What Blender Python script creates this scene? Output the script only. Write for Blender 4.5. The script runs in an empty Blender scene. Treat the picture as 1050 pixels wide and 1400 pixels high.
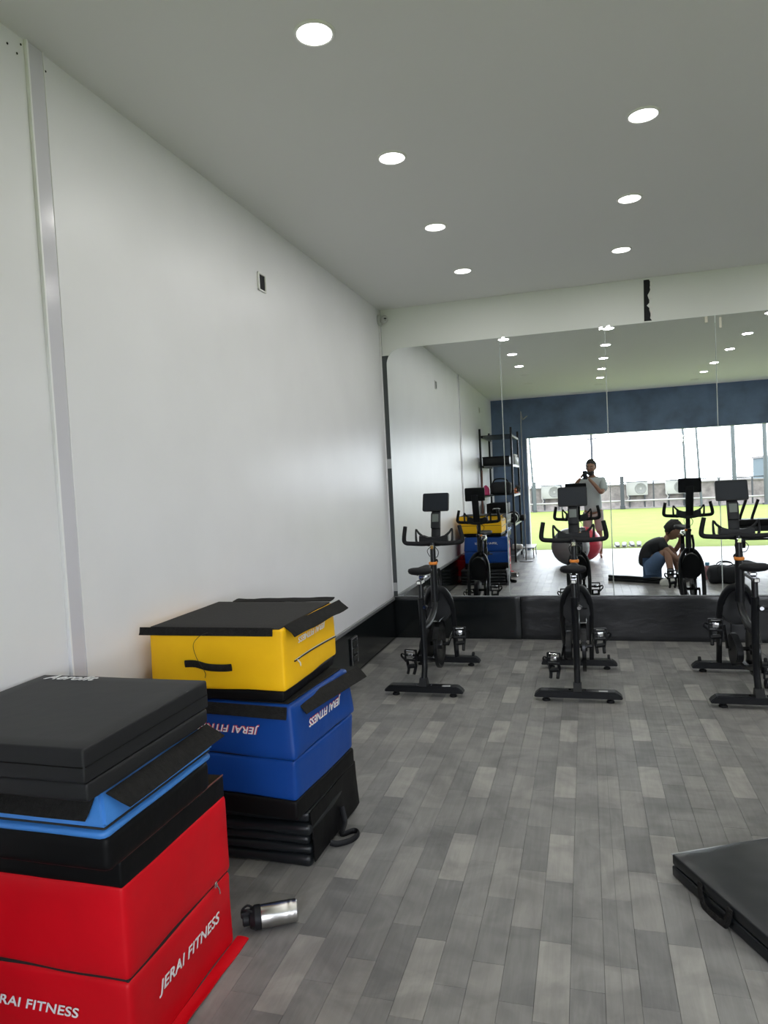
import bpy, bmesh, math, random
from mathutils import Vector, Matrix, noise as mn
random.seed(7)
S = bpy.context.scene
COL = S.collection
PI = math.pi

# ------------------------------------------------------------------ camera
cd = bpy.data.cameras.new('camera')
cd.sensor_fit = 'HORIZONTAL'; cd.sensor_width = 36.0; cd.lens = 32.8065
cd.clip_start = 0.005; cd.clip_end = 2000
cam = bpy.data.objects.new('camera', cd); COL.objects.link(cam)
RT = Vector((0.95973, 0.27624, -0.05117)); UP = Vector((0.03568, 0.06081, 0.99751)); FW = Vector((-0.27866, 0.95916, -0.04850))
mw = Matrix.Identity(4)
for i in range(3):
    mw[i][0] = RT[i]; mw[i][1] = UP[i]; mw[i][2] = -FW[i]
mw[0][3], mw[1][3], mw[2][3] = 0, 0, 1.5
cam.matrix_world = mw
S.camera = cam

# ------------------------------------------------------------------ world (overcast sky)
SKY = 8.0
LAMP = 4.0
w = bpy.data.worlds.new('overcast_sky'); S.world = w; w.use_nodes = True
nt = w.node_tree; nt.nodes.clear()
wo = nt.nodes.new('ShaderNodeOutputWorld'); bg = nt.nodes.new('ShaderNodeBackground')
tc = nt.nodes.new('ShaderNodeTexCoord'); nz = nt.nodes.new('ShaderNodeTexNoise'); rp = nt.nodes.new('ShaderNodeValToRGB')
mp = nt.nodes.new('ShaderNodeMapping'); mp.inputs['Scale'].default_value = (1, 1, 3.5)
nz.inputs['Scale'].default_value = 2.2; nz.inputs['Detail'].default_value = 4
rp.color_ramp.elements[0].position = .3; rp.color_ramp.elements[0].color = (.80, .86, .98, 1)
rp.color_ramp.elements[1].position = .7; rp.color_ramp.elements[1].color = (.92, .95, 1.0, 1)
nt.links.new(tc.outputs['Generated'], mp.inputs[0]); nt.links.new(mp.outputs[0], nz.inputs['Vector'])
nt.links.new(nz.outputs['Fac'], rp.inputs[0]); nt.links.new(rp.outputs[0], bg.inputs[0])
bg.inputs[1].default_value = SKY
nt.links.new(bg.outputs[0], wo.inputs[0])

vs = S.view_settings
vs.view_transform = 'Standard'; vs.look = 'None'; vs.gamma = 1.0; vs.exposure = 0.0; vs.use_curve_mapping = False

# ------------------------------------------------------------------ materials
MATS = {}
def mat(name, col, rough=.5, metal=0.0, bump=0.0, bscale=40.0, var=0.0, vscale=6.0, emit=None, estr=0.0, spec=.5,
        stretch=(1, 1, 1), coat=0.0, sheen=0.0, bdetail=3.0):
    if name in MATS: return MATS[name]
    m = bpy.data.materials.new(name); m.use_nodes = True
    t = m.node_tree; b = t.nodes['Principled BSDF']
    b.inputs['Base Color'].default_value = (*col, 1); b.inputs['Roughness'].default_value = rough
    b.inputs['Metallic'].default_value = metal; b.inputs['Specular IOR Level'].default_value = spec
    if coat: b.inputs['Coat Weight'].default_value = coat; b.inputs['Coat Roughness'].default_value = .12
    if sheen: b.inputs['Sheen Weight'].default_value = sheen
    if emit: b.inputs['Emission Color'].default_value = (*emit, 1); b.inputs['Emission Strength'].default_value = estr
    if bump or var:
        c = t.nodes.new('ShaderNodeTexCoord'); mpn = t.nodes.new('ShaderNodeMapping'); mpn.inputs['Scale'].default_value = stretch
        t.links.new(c.outputs['Object'], mpn.inputs[0])
    if bump:
        n = t.nodes.new('ShaderNodeTexNoise'); n.inputs['Scale'].default_value = bscale; n.inputs['Detail'].default_value = bdetail
        bp = t.nodes.new('ShaderNodeBump'); bp.inputs['Strength'].default_value = bump; bp.inputs['Distance'].default_value = .02
        t.links.new(mpn.outputs[0], n.inputs['Vector']); t.links.new(n.outputs['Fac'], bp.inputs['Height']); t.links.new(bp.outputs[0], b.inputs['Normal'])
    if var:
        n = t.nodes.new('ShaderNodeTexNoise'); n.inputs['Scale'].default_value = vscale; n.inputs['Detail'].default_value = 5
        r = t.nodes.new('ShaderNodeValToRGB')
        r.color_ramp.elements[0].position = .3; r.color_ramp.elements[1].position = .7
        r.color_ramp.elements[0].color = (*[max(0, x * (1 - var)) for x in col], 1)
        r.color_ramp.elements[1].color = (*[min(1, x * (1 + var)) for x in col], 1)
        t.links.new(mpn.outputs[0], n.inputs['Vector']); t.links.new(n.outputs['Fac'], r.inputs[0]); t.links.new(r.outputs[0], b.inputs['Base Color'])
    MATS[name] = m; return m

M_wall = mat('white_painted_panel', (.80, .80, .82), .38, bump=.03, bscale=5, var=.025, vscale=2.2)
M_ceil = mat('ceiling_paint', (.80, .80, .79), .75, bump=.02, bscale=30)
M_band = mat('band_paint', (.76, .78, .76), .55)
M_pil = mat('lavender_plastic_trim', (.62, .61, .66), .18, bump=.05, bscale=14)
M_pile = mat('white_trim_edge', (.85, .85, .86), .3)
M_navy = mat('navy_paint', (.11, .165, .26), .5, var=.25, vscale=3)
M_skirt = mat('black_laminate', (.006, .008, .009), .14, bump=.04, bscale=6)
M_leather = mat('black_rexine', (.010, .011, .013), .27, bump=.35, bscale=5.5, stretch=(1, 1, 1.7))
M_gtrim = mat('grey_metal_trim', (.22, .22, .23), .4, .3)
M_chan = mat('dark_channel', (.055, .065, .068), .45)
M_tape = mat('grey_tape', (.42, .43, .44), .5)
M_camw = mat('camera_shell', (.50, .51, .50), .35)
M_dark = mat('dark_void', (.006, .007, .009), .8)
M_whitep = mat('white_plastic', (.80, .80, .78), .35)
M_mir = mat('mirror_silver', (.86, .89, .88), .0, 1.0)
M_medge = mat('mirror_polished_edge', (.70, .76, .74), .15)
M_emit = mat('led_diffuser', (.9, .9, .9), .4, emit=(1, .99, .97), estr=6.0)
M_unlit = mat('led_diffuser_off', (.72, .72, .70), .4)
M_blkm = mat('black_powder_coat', (.006, .007, .009), .36, bump=.03, bscale=120, spec=.3)
M_blkp = mat('black_plastic', (.008, .009, .011), .45, spec=.25)
M_blks = mat('black_steel_satin', (.02, .021, .023), .25, .6)
M_rub = mat('black_rubber', (.007, .0075, .009), .6, spec=.25)
M_chrome = mat('chrome', (.72, .73, .75), .12, 1.0)
M_steel = mat('brushed_steel', (.56, .55, .53), .26, 1.0, bump=.06, bscale=90, stretch=(1, 12, 12))
M_scr = mat('dark_screen_glass', (.010, .014, .020), .35, spec=.25)
M_lcd = mat('grey_lcd', (.11, .13, .12), .3)
M_orange = mat('orange_collar', (.75, .24, .03), .4)
M_red = mat('red_vinyl', (.62, .002, .010), .48, bump=.12, bscale=9, var=.06, spec=.25)
M_blue = mat('blue_vinyl', (.004, .052, .27), .42, bump=.12, bscale=9, var=.06, spec=.3)
M_sky = mat('light_blue_vinyl', (.05, .22, .62), .45, bump=.1, bscale=14)
M_yel = mat('yellow_vinyl', (1.0, .54, .008), .5, bump=.12, bscale=9, var=.05, spec=.25)
M_bvin = mat('black_vinyl', (.004, .004, .0045), .5, bump=.15, bscale=12, spec=.15)
M_bmat = mat('charcoal_mat_vinyl', (.013, .0135, .015), .5, bump=.06, bscale=10, spec=.3)
M_bglo = mat('glossy_black_mat_vinyl', (.009, .011, .013), .34, bump=.30, bscale=6, spec=.35, bdetail=1.0)
M_velc = mat('black_velcro', (.014, .0135, .013), .9, spec=.2, bump=.35, bscale=160, var=.3, vscale=60)
M_top = mat('charcoal_grip_fabric', (.034, .033, .032), .85, bump=.2, bscale=90, spec=.2)
M_wtxt = mat('white_print', (.82, .82, .82), .5)
M_rtxt = mat('red_print', (.6, .02, .05), .5)
M_thread = mat('black_thread', (.01, .01, .01), .7)
M_wthread = mat('pale_thread', (.75, .72, .62), .7)
M_piping = mat('maroon_piping', (.12, .03, .025), .5)
M_skin = mat('brown_skin', (.27, .145, .095), .5)
M_hair = mat('black_hair', (.008, .007, .007), .6, bump=.8, bscale=60)
M_shirt = mat('pale_grey_cotton', (.42, .47, .48), .85, bump=.25, bscale=12)
M_short = mat('beige_grey_cotton', (.40, .34, .33), .85, bump=.2, bscale=12)
M_btee = mat('black_cotton', (.012, .014, .018), .8, bump=.2, bscale=14)
M_denim = mat('blue_denim', (.075, .13, .24), .8, bump=.2, bscale=40, var=.15, vscale=10)
M_shoe = mat('white_sneaker', (.66, .66, .62), .55)
M_bgrey = mat('grey_ball_rubber', (.17, .17, .18), .38)
M_bred = mat('red_ball_rubber', (.55, .03, .06), .35)
M_turf = mat('green_turf', (.150, .185, .050), .95, bump=.3, bscale=60, var=.08, vscale=1.5, spec=.08)
M_stone = mat('pale_stone_wall', (.15, .132, .122), .9, bump=.5, bscale=7, var=.35, vscale=4.5)
M_cop = mat('wall_coping', (.16, .15, .14), .8)
M_fence = mat('dark_fence_steel', (.02, .023, .027), .5)
M_pole = mat('grey_pole', (.045, .055, .058), .5)
M_pipe = mat('pale_pipe', (.26, .25, .235), .5)
M_ac = mat('ac_casing', (.27, .265, .25), .5)
M_acg = mat('ac_grille', (.13, .13, .125), .6)
M_land = mat('distant_land', (.11, .11, .115), .95, var=.2, vscale=.01)
M_tower = mat('distant_building', (.07, .10, .11), .8)
M_pink = mat('pink_cloth', (.55, .05, .16), .8, bump=.2, bscale=20)
M_cloth = mat('pale_towel', (.7, .68, .66), .9, bump=.3, bscale=30)
M_clear = mat('clear_bottle_plastic', (.62, .65, .68), .2)
M_wood = mat('brown_stick', (.14, .06, .04), .6)
M_pbot = mat('pink_bottle', (.45, .22, .24), .35)
M_cyan = mat('blue_cap', (.15, .4, .65), .4)
M_greenw = mat('pale_grey_ring', (.55, .60, .58), .4)
M_concr = mat('floor_slab', (.13, .13, .125), .7)

# plank tones
def plank_mat(name, col, dark):
    m = bpy.data.materials.new(name); m.use_nodes = True; t = m.node_tree; b = t.nodes['Principled BSDF']
    g = t.nodes.new('ShaderNodeNewGeometry'); mpn = t.nodes.new('ShaderNodeMapping'); mpn.inputs['Scale'].default_value = (55, 4.5, 1)
    n = t.nodes.new('ShaderNodeTexNoise'); n.inputs['Scale'].default_value = 1.0; n.inputs['Detail'].default_value = 6; n.inputs['Roughness'].default_value = .65; n.inputs['Distortion'].default_value = .6
    r = t.nodes.new('ShaderNodeValToRGB')
    r.color_ramp.elements[0].position = .25; r.color_ramp.elements[1].position = .75
    r.color_ramp.elements[0].color = (*[c * dark for c in col], 1); r.color_ramp.elements[1].color = (*[c * 1.12 for c in col], 1)
    n2 = t.nodes.new('ShaderNodeTexNoise'); n2.inputs['Scale'].default_value = 4.6; n2.inputs['Detail'].default_value = 6; n2.inputs['Distortion'].default_value = 1.3
    r2 = t.nodes.new('ShaderNodeValToRGB'); r2.color_ramp.elements[0].position = .35; r2.color_ramp.elements[0].color = (.58, .58, .60, 1); r2.color_ramp.elements[1].position = .62; r2.color_ramp.elements[1].color = (1, 1, 1, 1)
    mx = t.nodes.new('ShaderNodeMix'); mx.data_type = 'RGBA'; mx.blend_type = 'MULTIPLY'; mx.inputs[0].default_value = .75
    t.links.new(g.outputs['Position'], mpn.inputs[0]); t.links.new(mpn.outputs[0], n.inputs['Vector']); t.links.new(n.outputs['Fac'], r.inputs[0])
    t.links.new(g.outputs['Position'], n2.inputs['Vector']); t.links.new(n2.outputs['Fac'], r2.inputs[0])
    t.links.new(r.outputs[0], mx.inputs[6]); t.links.new(r2.outputs[0], mx.inputs[7]); t.links.new(mx.outputs[2], b.inputs['Base Color'])
    w1 = t.nodes.new('ShaderNodeTexNoise'); w1.inputs['Scale'].default_value = 2.3; w1.inputs['Detail'].default_value = 2
    mp2 = t.nodes.new('ShaderNodeMapping'); mp2.inputs['Scale'].default_value = (1, 3.2, 1)
    t.links.new(g.outputs['Position'], mp2.inputs[0]); t.links.new(mp2.outputs[0], w1.inputs['Vector'])
    bp = t.nodes.new('ShaderNodeBump'); bp.inputs['Strength'].default_value = .35; bp.inputs['Distance'].default_value = .02
    bp2 = t.nodes.new('ShaderNodeBump'); bp2.inputs['Strength'].default_value = .08; bp2.inputs['Distance'].default_value = .004
    t.links.new(w1.outputs['Fac'], bp.inputs['Height']); t.links.new(n.outputs['Fac'], bp2.inputs['Height']); t.links.new(bp.outputs[0], bp2.inputs['Normal'])
    t.links.new(bp2.outputs[0], b.inputs['Normal'])
    b.inputs['Roughness'].default_value = .42
    return m
TONES = [plank_mat('vinyl_plank_dark', (.205, .203, .196), .78), plank_mat('vinyl_plank_mid_dark', (.225, .222, .213), .80),
         plank_mat('vinyl_plank_mid', (.245, .241, .230), .82), plank_mat('vinyl_plank_pale', (.275, .268, .252), .84),
         plank_mat('vinyl_plank_light', (.335, .326, .302), .85)]

# ------------------------------------------------------------------ mesh helpers
def nb(): return bmesh.new()
def obj(name, bm, m, parent=None, smooth=35, loc=None):
    me = bpy.data.meshes.new(name); bm.normal_update(); bm.to_mesh(me); bm.free()
    for x in (m if isinstance(m, (list, tuple)) else [m]): me.materials.append(x)
    if smooth:
        for p in me.polygons: p.use_smooth = True
        me.set_sharp_from_angle(angle=math.radians(smooth))
    o = bpy.data.objects.new(name, me); COL.objects.link(o)
    if parent: o.parent = parent
    if loc: o.location = loc
    return o
def tag(o, label, cat, group=None):
    o['label'] = label; o['category'] = cat
    if group: o['group'] = group
    return o
def thing(name, label, cat, loc=(0, 0, 0), rz=0, group=None):
    o = bpy.data.objects.new(name, None); COL.objects.link(o); o.empty_display_size = .1
    o.location = loc; o.rotation_euler = (0, 0, rz)
    return tag(o, label, cat, group)
def struct(o): o['kind'] = 'structure'; return o
def box(bm, x0, x1, y0, y1, z0, z1, bev=0, seg=1, M=None):
    t = bmesh.new()
    v = [t.verts.new(p) for p in [(x0, y0, z0), (x1, y0, z0), (x1, y1, z0), (x0, y1, z0), (x0, y0, z1), (x1, y0, z1), (x1, y1, z1), (x0, y1, z1)]]
    for f in [(0, 3, 2, 1), (4, 5, 6, 7), (0, 1, 5, 4), (1, 2, 6, 5), (2, 3, 7, 6), (3, 0, 4, 7)]: t.faces.new([v[i] for i in f])
    if bev: bmesh.ops.bevel(t, geom=t.edges[:], offset=bev, segments=seg, affect='EDGES', profile=.5)
    merge(bm, t, M)
def merge(bm, t, M=None, mi=None):
    if M is not None: t.transform(M)
    mp_ = {}
    for v in t.verts: mp_[v] = bm.verts.new(v.co)
    for f in t.faces:
        try:
            g = bm.faces.new([mp_[v] for v in f.verts]); g.material_index = f.material_index if mi is None else mi
        except ValueError: pass
    t.free()
def tube(bm, pts, r, n=10, caps=True, sub=0, flat=None):
    pts = [Vector(p) for p in pts]
    rs = r if isinstance(r, (list, tuple)) else [r] * len(pts)
    if sub:
        P = []; RR = []
        for i in range(len(pts) - 1):
            p0 = pts[max(i - 1, 0)]; p1 = pts[i]; p2 = pts[i + 1]; p3 = pts[min(i + 2, len(pts) - 1)]
            for k in range(sub):
                u = k / sub
                P.append(.5 * ((2 * p1) + (p2 - p0) * u + (2 * p0 - 5 * p1 + 4 * p2 - p3) * u * u + (3 * p1 - p0 - 3 * p2 + p3) * u ** 3)); RR.append(rs[i] * (1 - u) + rs[i + 1] * u)
        P.append(pts[-1]); RR.append(rs[-1]); pts, rs = P, RR
    rings = []; nrm = None
    for i, p in enumerate(pts):
        d = (pts[min(i + 1, len(pts) - 1)] - pts[max(i - 1, 0)])
        if d.length < 1e-9: d = Vector((0, 0, 1))
        d.normalize()
        if nrm is None:
            a = Vector((1, 0, 0)) if abs(d.x) < .9 else Vector((0, 1, 0))
            nrm = (a - d * a.dot(d)).normalized()
        else:
            nrm = (nrm - d * nrm.dot(d))
            nrm = nrm.normalized() if nrm.length > 1e-6 else Vector((0, 0, 1))
        b = d.cross(nrm)
        fx, fy = flat or (1, 1)
        rings.append([bm.verts.new(p + (nrm * math.cos(2 * PI * k / n) * fx + b * math.sin(2 * PI * k / n) * fy) * rs[i]) for k in range(n)])
    for i in range(len(rings) - 1):
        for k in range(n): bm.faces.new([rings[i][k], rings[i][(k + 1) % n], rings[i + 1][(k + 1) % n], rings[i + 1][k]])
    if caps: bm.faces.new(rings[0][::-1]); bm.faces.new(rings[-1])
def lathe(bm, prof, n=24, M=None):
    t = bmesh.new(); rings = []
    for r, z in prof:
        rings.append([t.verts.new((0, 0, z))] if r < 1e-6 else [t.verts.new((r * math.cos(2 * PI * k / n), r * math.sin(2 * PI * k / n), z)) for k in range(n)])
    for a, b in zip(rings[:-1], rings[1:]):
        for k in range(n):
            q = [a[k % len(a)], a[(k + 1) % len(a)], b[(k + 1) % len(b)], b[k % len(b)]]
            u = []
            for v in q:
                if v not in u: u.append(v)
            if len(u) > 2: t.faces.new(u)
    merge(bm, t, M)
def prism(bm, pts, t0, t1, M=None):           # outline in xy, extruded in z
    t = bmesh.new()
    a = [t.verts.new((x, y, t0)) for x, y in pts]; b = [t.verts.new((x, y, t1)) for x, y in pts]
    t.faces.new(a[::-1]); t.faces.new(b)
    n = len(pts)
    for i in range(n): t.faces.new([a[i], a[(i + 1) % n], b[(i + 1) % n], b[i]])
    merge(bm, t, M)
def basis(o, X, Y, Z):
    m = Matrix.Identity(4)
    for i in range(3): m[i][0] = X[i]; m[i][1] = Y[i]; m[i][2] = Z[i]; m[i][3] = o[i]
    return m
XZ = lambda y: basis((0, y, 0), (1, 0, 0), (0, 0, 1), (0, -1, 0))     # outline (x,z), depth towards -y
YZ = lambda x: basis((x, 0, 0), (0, 1, 0), (0, 0, 1), (1, 0, 0))     # outline (y,z), depth towards +x
def sphere(bm, c, r, M=None, u=16, v=10):
    t = bmesh.new(); bmesh.ops.create_uvsphere(t, u_segments=u, v_segments=v, radius=1)
    rr = r if isinstance(r, (tuple, list)) else (r, r, r)
    t.transform(Matrix.Translation(c) @ (M or Matrix.Identity(4)) @ Matrix.Diagonal((*rr, 1)))
    merge(bm, t)
def soft(bm, x0, x1, y0, y1, z0, z1, bev=.012, n=12, amp=.003, seed=0, fr=6.0, taper=0.0, M=None, bulge=0.0, nz_=None):
    """rounded, gently wrinkled upholstered box"""
    t = bmesh.new(); lo = Vector((x0, y0, z0)); hi = Vector((x1, y1, z1))
    def ticks(a, b, m):
        L = b - a; be = min(bev, L * .45)
        return [a, a + be * .35, a + be] + [a + be + (L - 2 * be) * k / m for k in range(1, m)] + [b - be, b - be * .35, b]
    tx = [ticks(lo[i], hi[i], n if i < 2 else (nz_ or max(2, n // 2))) for i in range(3)]
    for ax in range(3):
        u, v = (ax + 1) % 3, (ax + 2) % 3
        for side in (0, 1):
            g = []
            for a in tx[u]:
                row = []
                for b in tx[v]:
                    p = [0, 0, 0]; p[ax] = (lo, hi)[side][ax]; p[u] = a; p[v] = b; row.append(t.verts.new(p))
                g.append(row)
            for i in range(len(g) - 1):
                for j in range(len(g[0]) - 1):
                    q = [g[i][j], g[i + 1][j], g[i + 1][j + 1], g[i][j + 1]]
                    t.faces.new(q if side else q[::-1])
    bmesh.ops.remove_doubles(t, verts=t.verts[:], dist=1e-6)
    cx = (x0 + x1) / 2; cy = (y0 + y1) / 2; H = z1 - z0
    for vv in t.verts:
        p = vv.co.copy(); be = [min(bev, (hi[i] - lo[i]) * .45) for i in range(3)]
        q = Vector([min(max(p[i], lo[i] + be[i]), hi[i] - be[i]) for i in range(3)]); d = p - q
        if d.length > 1e-9:
            dn = d.normalized(); p = Vector([q[i] + dn[i] * be[i] for i in range(3)])
            nv = mn.noise(p * fr + Vector((seed * 7.1, seed * 3.3, 0)))
            p += dn * nv * amp
            if bulge:
                bx = 1 - ((p.x - cx) / (x1 - x0) * 2) ** 2; by = 1 - ((p.y - cy) / (y1 - y0) * 2) ** 2; bz = 1 - ((p.z - (z0 + z1) / 2) / H * 2) ** 2
                p.x += dn.x * bulge * max(0, by) * max(0, bz); p.y += dn.y * bulge * max(0, bx) * max(0, bz)
        if taper:
            s = 1 + taper * (.5 - (p.z - z0) / H); p.x = cx + (p.x - cx) * s; p.y = cy + (p.y - cy) * s
        vv.co = p
    merge(bm, t, M)
def flap(bm, a, b, out, width, th=.006, n=14, amp=.006, seed=0, droop=.0):
    """thin fabric strip hinged on line a-b, hanging in direction out"""
    a = Vector(a); b = Vector(b); out = Vector(out).normalized(); ax = (b - a).normalized(); nr = ax.cross(out).normalized()
    if nr.z < 0: nr = -nr
    t = bmesh.new(); G = []
    for s in (0, 1):
        g = []
        for i in range(n + 1):
            row = []
            for j in range(4):
                u = i / n; v = j / 3
                p = a.lerp(b, u) + out * width * v + nr * (mn.noise(Vector((u * 4 + seed * 9, v * 1.2, seed))) * amp * (v + .2) + th * s) - Vector((0, 0, 1)) * droop * v * v
                row.append(t.verts.new(p))
            g.append(row)
        G.append(g)
    for s in (0, 1):
        for i in range(n):
            for j in range(3):
                q = [G[s][i][j], G[s][i + 1][j], G[s][i + 1][j + 1], G[s][i][j + 1]]
                t.faces.new(q)
    rim = [(i, 0) for i in range(n + 1)] + [(n, j) for j in (1, 2, 3)] + [(i, 3) for i in range(n - 1, -1, -1)] + [(0, 2), (0, 1)]
    for k in range(len(rim)):
        i, j = rim[k]; i2, j2 = rim[(k + 1) % len(rim)]
        t.faces.new([G[0][i][j], G[0][i2][j2], G[1][i2][j2], G[1][i][j]])
    bmesh.ops.recalc_face_normals(t, faces=t.faces[:])
    merge(bm, t)
def lettering(name, body, M, length, height, m, parent, shear=.25, bold=.012, ext=.0006):
    c = bpy.data.curves.new(name, 'FONT'); c.body = body; c.size = 1; c.shear = shear; c.offset = bold; c.extrude = .001; c.space_character = 1.06
    o = bpy.data.objects.new(name + '_tmp', c); COL.objects.link(o)
    dg = bpy.context.evaluated_depsgraph_get(); me = bpy.data.meshes.new_from_object(o.evaluated_get(dg))
    bpy.data.objects.remove(o); bpy.data.curves.remove(c)
    xs = [v.co.x for v in me.vertices]; ys = [v.co.y for v in me.vertices]
    x0, x1, y0, y1 = min(xs), max(xs), min(ys), max(ys)
    for v in me.vertices:
        v.co = M @ Vector(((v.co.x - x0) / (x1 - x0) * length, (v.co.y - y0) / (y1 - y0) * height, (v.co.z / .001) * ext))
    me.materials.clear(); me.materials.append(m); me.name = name
    o = bpy.data.objects.new(name, me); COL.objects.link(o); o.parent = parent
    return o
def skin(name, nodes, edges, m, parent, sub=2, root=0):
    me = bpy.data.meshes.new(name); me.from_pydata([n[:3] for n in nodes], edges, []); me.update()
    o = bpy.data.objects.new(name, me); COL.objects.link(o); o.parent = parent
    md = o.modifiers.new('skin', 'SKIN'); md.use_smooth_shade = True
    me.materials.append(m)
    for i, n in enumerate(nodes):
        sv = me.skin_vertices[0].data[i]; r = n[3]; sv.radius = (r, n[4] if len(n) > 4 else r); sv.use_root = (i == root)
    s = o.modifiers.new('sub', 'SUBSURF'); s.levels = sub; s.render_levels = sub
    return o
def chain(k, start=0): return [(start + i, start + i + 1) for i in range(k - 1)]

# ------------------------------------------------------------------ room shell
XL, XR, YM, YB, H = -1.777, 5.4, 6.274, -1.757, 3.044
b = nb(); box(b, XL - .1, XR + .1, YB - .05, YM + .15, -.12, -.004); floor = struct(obj('floor', b, M_concr, smooth=0))
# vinyl planks: the nearest 300 in view are objects, the others one part
PW, PL = .0973, .34
def toning(i, j):
    rnd = random.Random(i * 977 + j * 131)
    k = i % 4
    if k == 0: return 4 if j % 2 == 1 else rnd.choice([0, 1, 2])
    if k == 2: return 3 if j % 2 == 0 else rnd.choice([1, 2])
    if k == 1: return rnd.choice([1, 2, 2])
    return rnd.choice([0, 0, 1, 2]) if j % 2 else rnd.choice([2, 2, 3])
OFF = [0.0, .13, .235, .07]
pm = []
for tn in range(5):
    t = nb(); g = .00035
    box(t, g, PW - g, g, PL - g, -.004, 0, .0008)
    me = bpy.data.meshes.new('plank'); t.to_mesh(me); t.free(); me.materials.append(TONES[tn]); pm.append(me)
cells = []
i0 = int((XL - .195) / PW) - 1; i1 = int((XR - .195) / PW) + 1
for i in range(i0, i1):
    x = .195 + i * PW
    if x < XL - .05 or x > XR: continue
    off = OFF[i % 4] + .016 * i
    for j in range(-14, 16):
        y = 2.604 - PL + .0 + off % (2 * PL) + j * PL
        if y > YM - .01 or y + PL < YB: continue
        c = Vector((x + PW / 2, y + PL / 2, -1.5))
        d = c.dot(FW)
        vis = False
        if d > .3:
            px = 525 + 956.86 * c.dot(RT) / d; py = 700 - 956.86 * c.dot(UP) / d
            vis = -10 < px < 1060 and 860 < py < 1420 and not (px < 330 and py > 1000) and x > -1.15
        cells.append((0 if vis else 1, c.length, x, y, toning(i, j)))
cells.sort()
rest = nb()
for k, (v_, d_, x, y, tn) in enumerate(cells):
    full = y >= YB and y + PL <= YM and x >= XL
    if k < 300 and v_ == 0 and full:
        o = bpy.data.objects.new('plank', pm[tn]); COL.objects.link(o); o.location = (x, y, 0); o.parent = floor
    else:
        t = bmesh.new(); g = .00035
        xa, xb = max(x + g, XL), min(x + PW - g, XR); ya, yb = max(y + g, YB), min(y + PL - g, YM)
        if xb - xa < .004 or yb - ya < .004: t.free(); continue
        box(t, xa, xb, ya, yb, -.004, 0)
        merge(rest, t, mi=tn)
o = obj('plank_field', rest, TONES, floor, smooth=0); o['kind'] = 'stuff'
b = nb(); box(b, .0468, .0482, YB, YM, -.003, .0004); obj('sheet_seam', b, mat('seam_filler', (.10, .10, .098), .5), floor, smooth=0)

b = nb(); box(b, XL - .1, XR + .1, YB - .25, YM + .15, H, H + .12); struct(obj('ceiling', b, M_ceil, smooth=0))
b = nb(); box(b, XL - .1, XL, YB - .25, YM + .15, -.12, H); wl = struct(obj('wall_left', b, M_wall, smooth=0))
b = nb(); box(b, XR, XR + .1, YB - .25, YM + .15, -.12, H); struct(obj('wall_right', b, M_wall, smooth=0))
b = nb(); box(b, XL, XR, YM + .024, YM + .15, -.12, H); wm = struct(obj('wall_mirror', b, M_chan, smooth=0))
b = nb(); box(b, XL + .012, XR, YM + .012, YM + .03, 2.622, H); band = obj('upper_band', b, M_band, wm, smooth=0); band['label'] = 'white painted band above the mirrors'
# torn dark gap in the band
pts = [(.517, 3.028), (.512, 2.69)]
rr = random.Random(3)
right = [(.574 - abs(rr.gauss(0, .012)) - (.016 if .2 < q < .75 else 0), 2.69 + .338 * q) for q in [k / 16 for k in range(17)]]
b = nb(); prism(b, pts + right, 0, .003, XZ(YM + .0125)); o = obj('torn_gap', b, M_dark, band, smooth=0); o['label'] = 'ragged dark gap torn in the white band'
b = nb()
for z in (2.74, 2.80, 2.87, 2.93, 2.98): box(b, .566, .566 + .01 * rr.random() + .006, YM + .004, YM + .012, z, z + .03 * rr.random() + .01)
obj('torn_flake', b, M_whitep, band, smooth=0)
# wall opposite the mirror: navy fascia and pier round the wide opening
b = nb(); box(b, XL, XR, YB - .2, YB, 2.25, H); struct(obj('wall_front', b, M_navy, smooth=0))
b = nb(); box(b, XL, -1.13, YB - .2, YB, 0, 2.25); box(b, -1.135, -1.105, YB - .21, YB + .004, 0, 2.25); struct(obj('wall_pier', b, M_navy, smooth=0))
b = nb(); box(b, 4.9, XR, YB - .2, YB, 0, 2.25); struct(obj('wall_pier', b, M_navy, smooth=0))
b = nb()
b = nb(); box(b, -1.105, -1.085, YB - .19, YB - .02, 0, 2.25); struct(obj('trim_4', b, M_whitep, smooth=0))
# skirting
b = nb(); box(b, XL, XL + .014, YB, YM, 0, .355, .002); struct(obj('baseboard_left', b, M_skirt, smooth=0))
b = nb(); box(b, XL, XL + .022, YB, YM, .355, .382, .003); struct(obj('trim_1', b, M_gtrim, smooth=0))
b = nb(); bb = struct(obj('baseboard_mirror', b, M_leather, smooth=0))
for k, (xa, xb) in enumerate([(XL + .014, -.60), (-.597, 1.1), (1.103, 2.9), (2.903, XR)]):
    t = nb(); soft(t, xa, xb, YM - .016, YM + .024, 0.001, .384, .004, 26, .006, k + 2, 3.2, nz_=8); obj('skirting_panel', t, M_skirt if k == 0 else M_leather, bb)
b = nb(); box(b, XL + .014, XR, YM - .012, YM - .002, .384, .390); obj('ledge', b, M_gtrim, bb, smooth=0)
# pilaster strip on left wall
b = nb(); box(b, XL, XL + .010, 2.042, 2.110, .382, H, .002); t2 = struct(obj('trim_2', b, M_pil, smooth=0))
b = nb(); box(b, XL, XL + .013, 2.033, 2.042, .382, H, .001); box(b, XL, XL + .012, 2.110, 2.115, .382, H, .001); obj('strip_edge', b, M_pile, t2, smooth=0)
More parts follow.
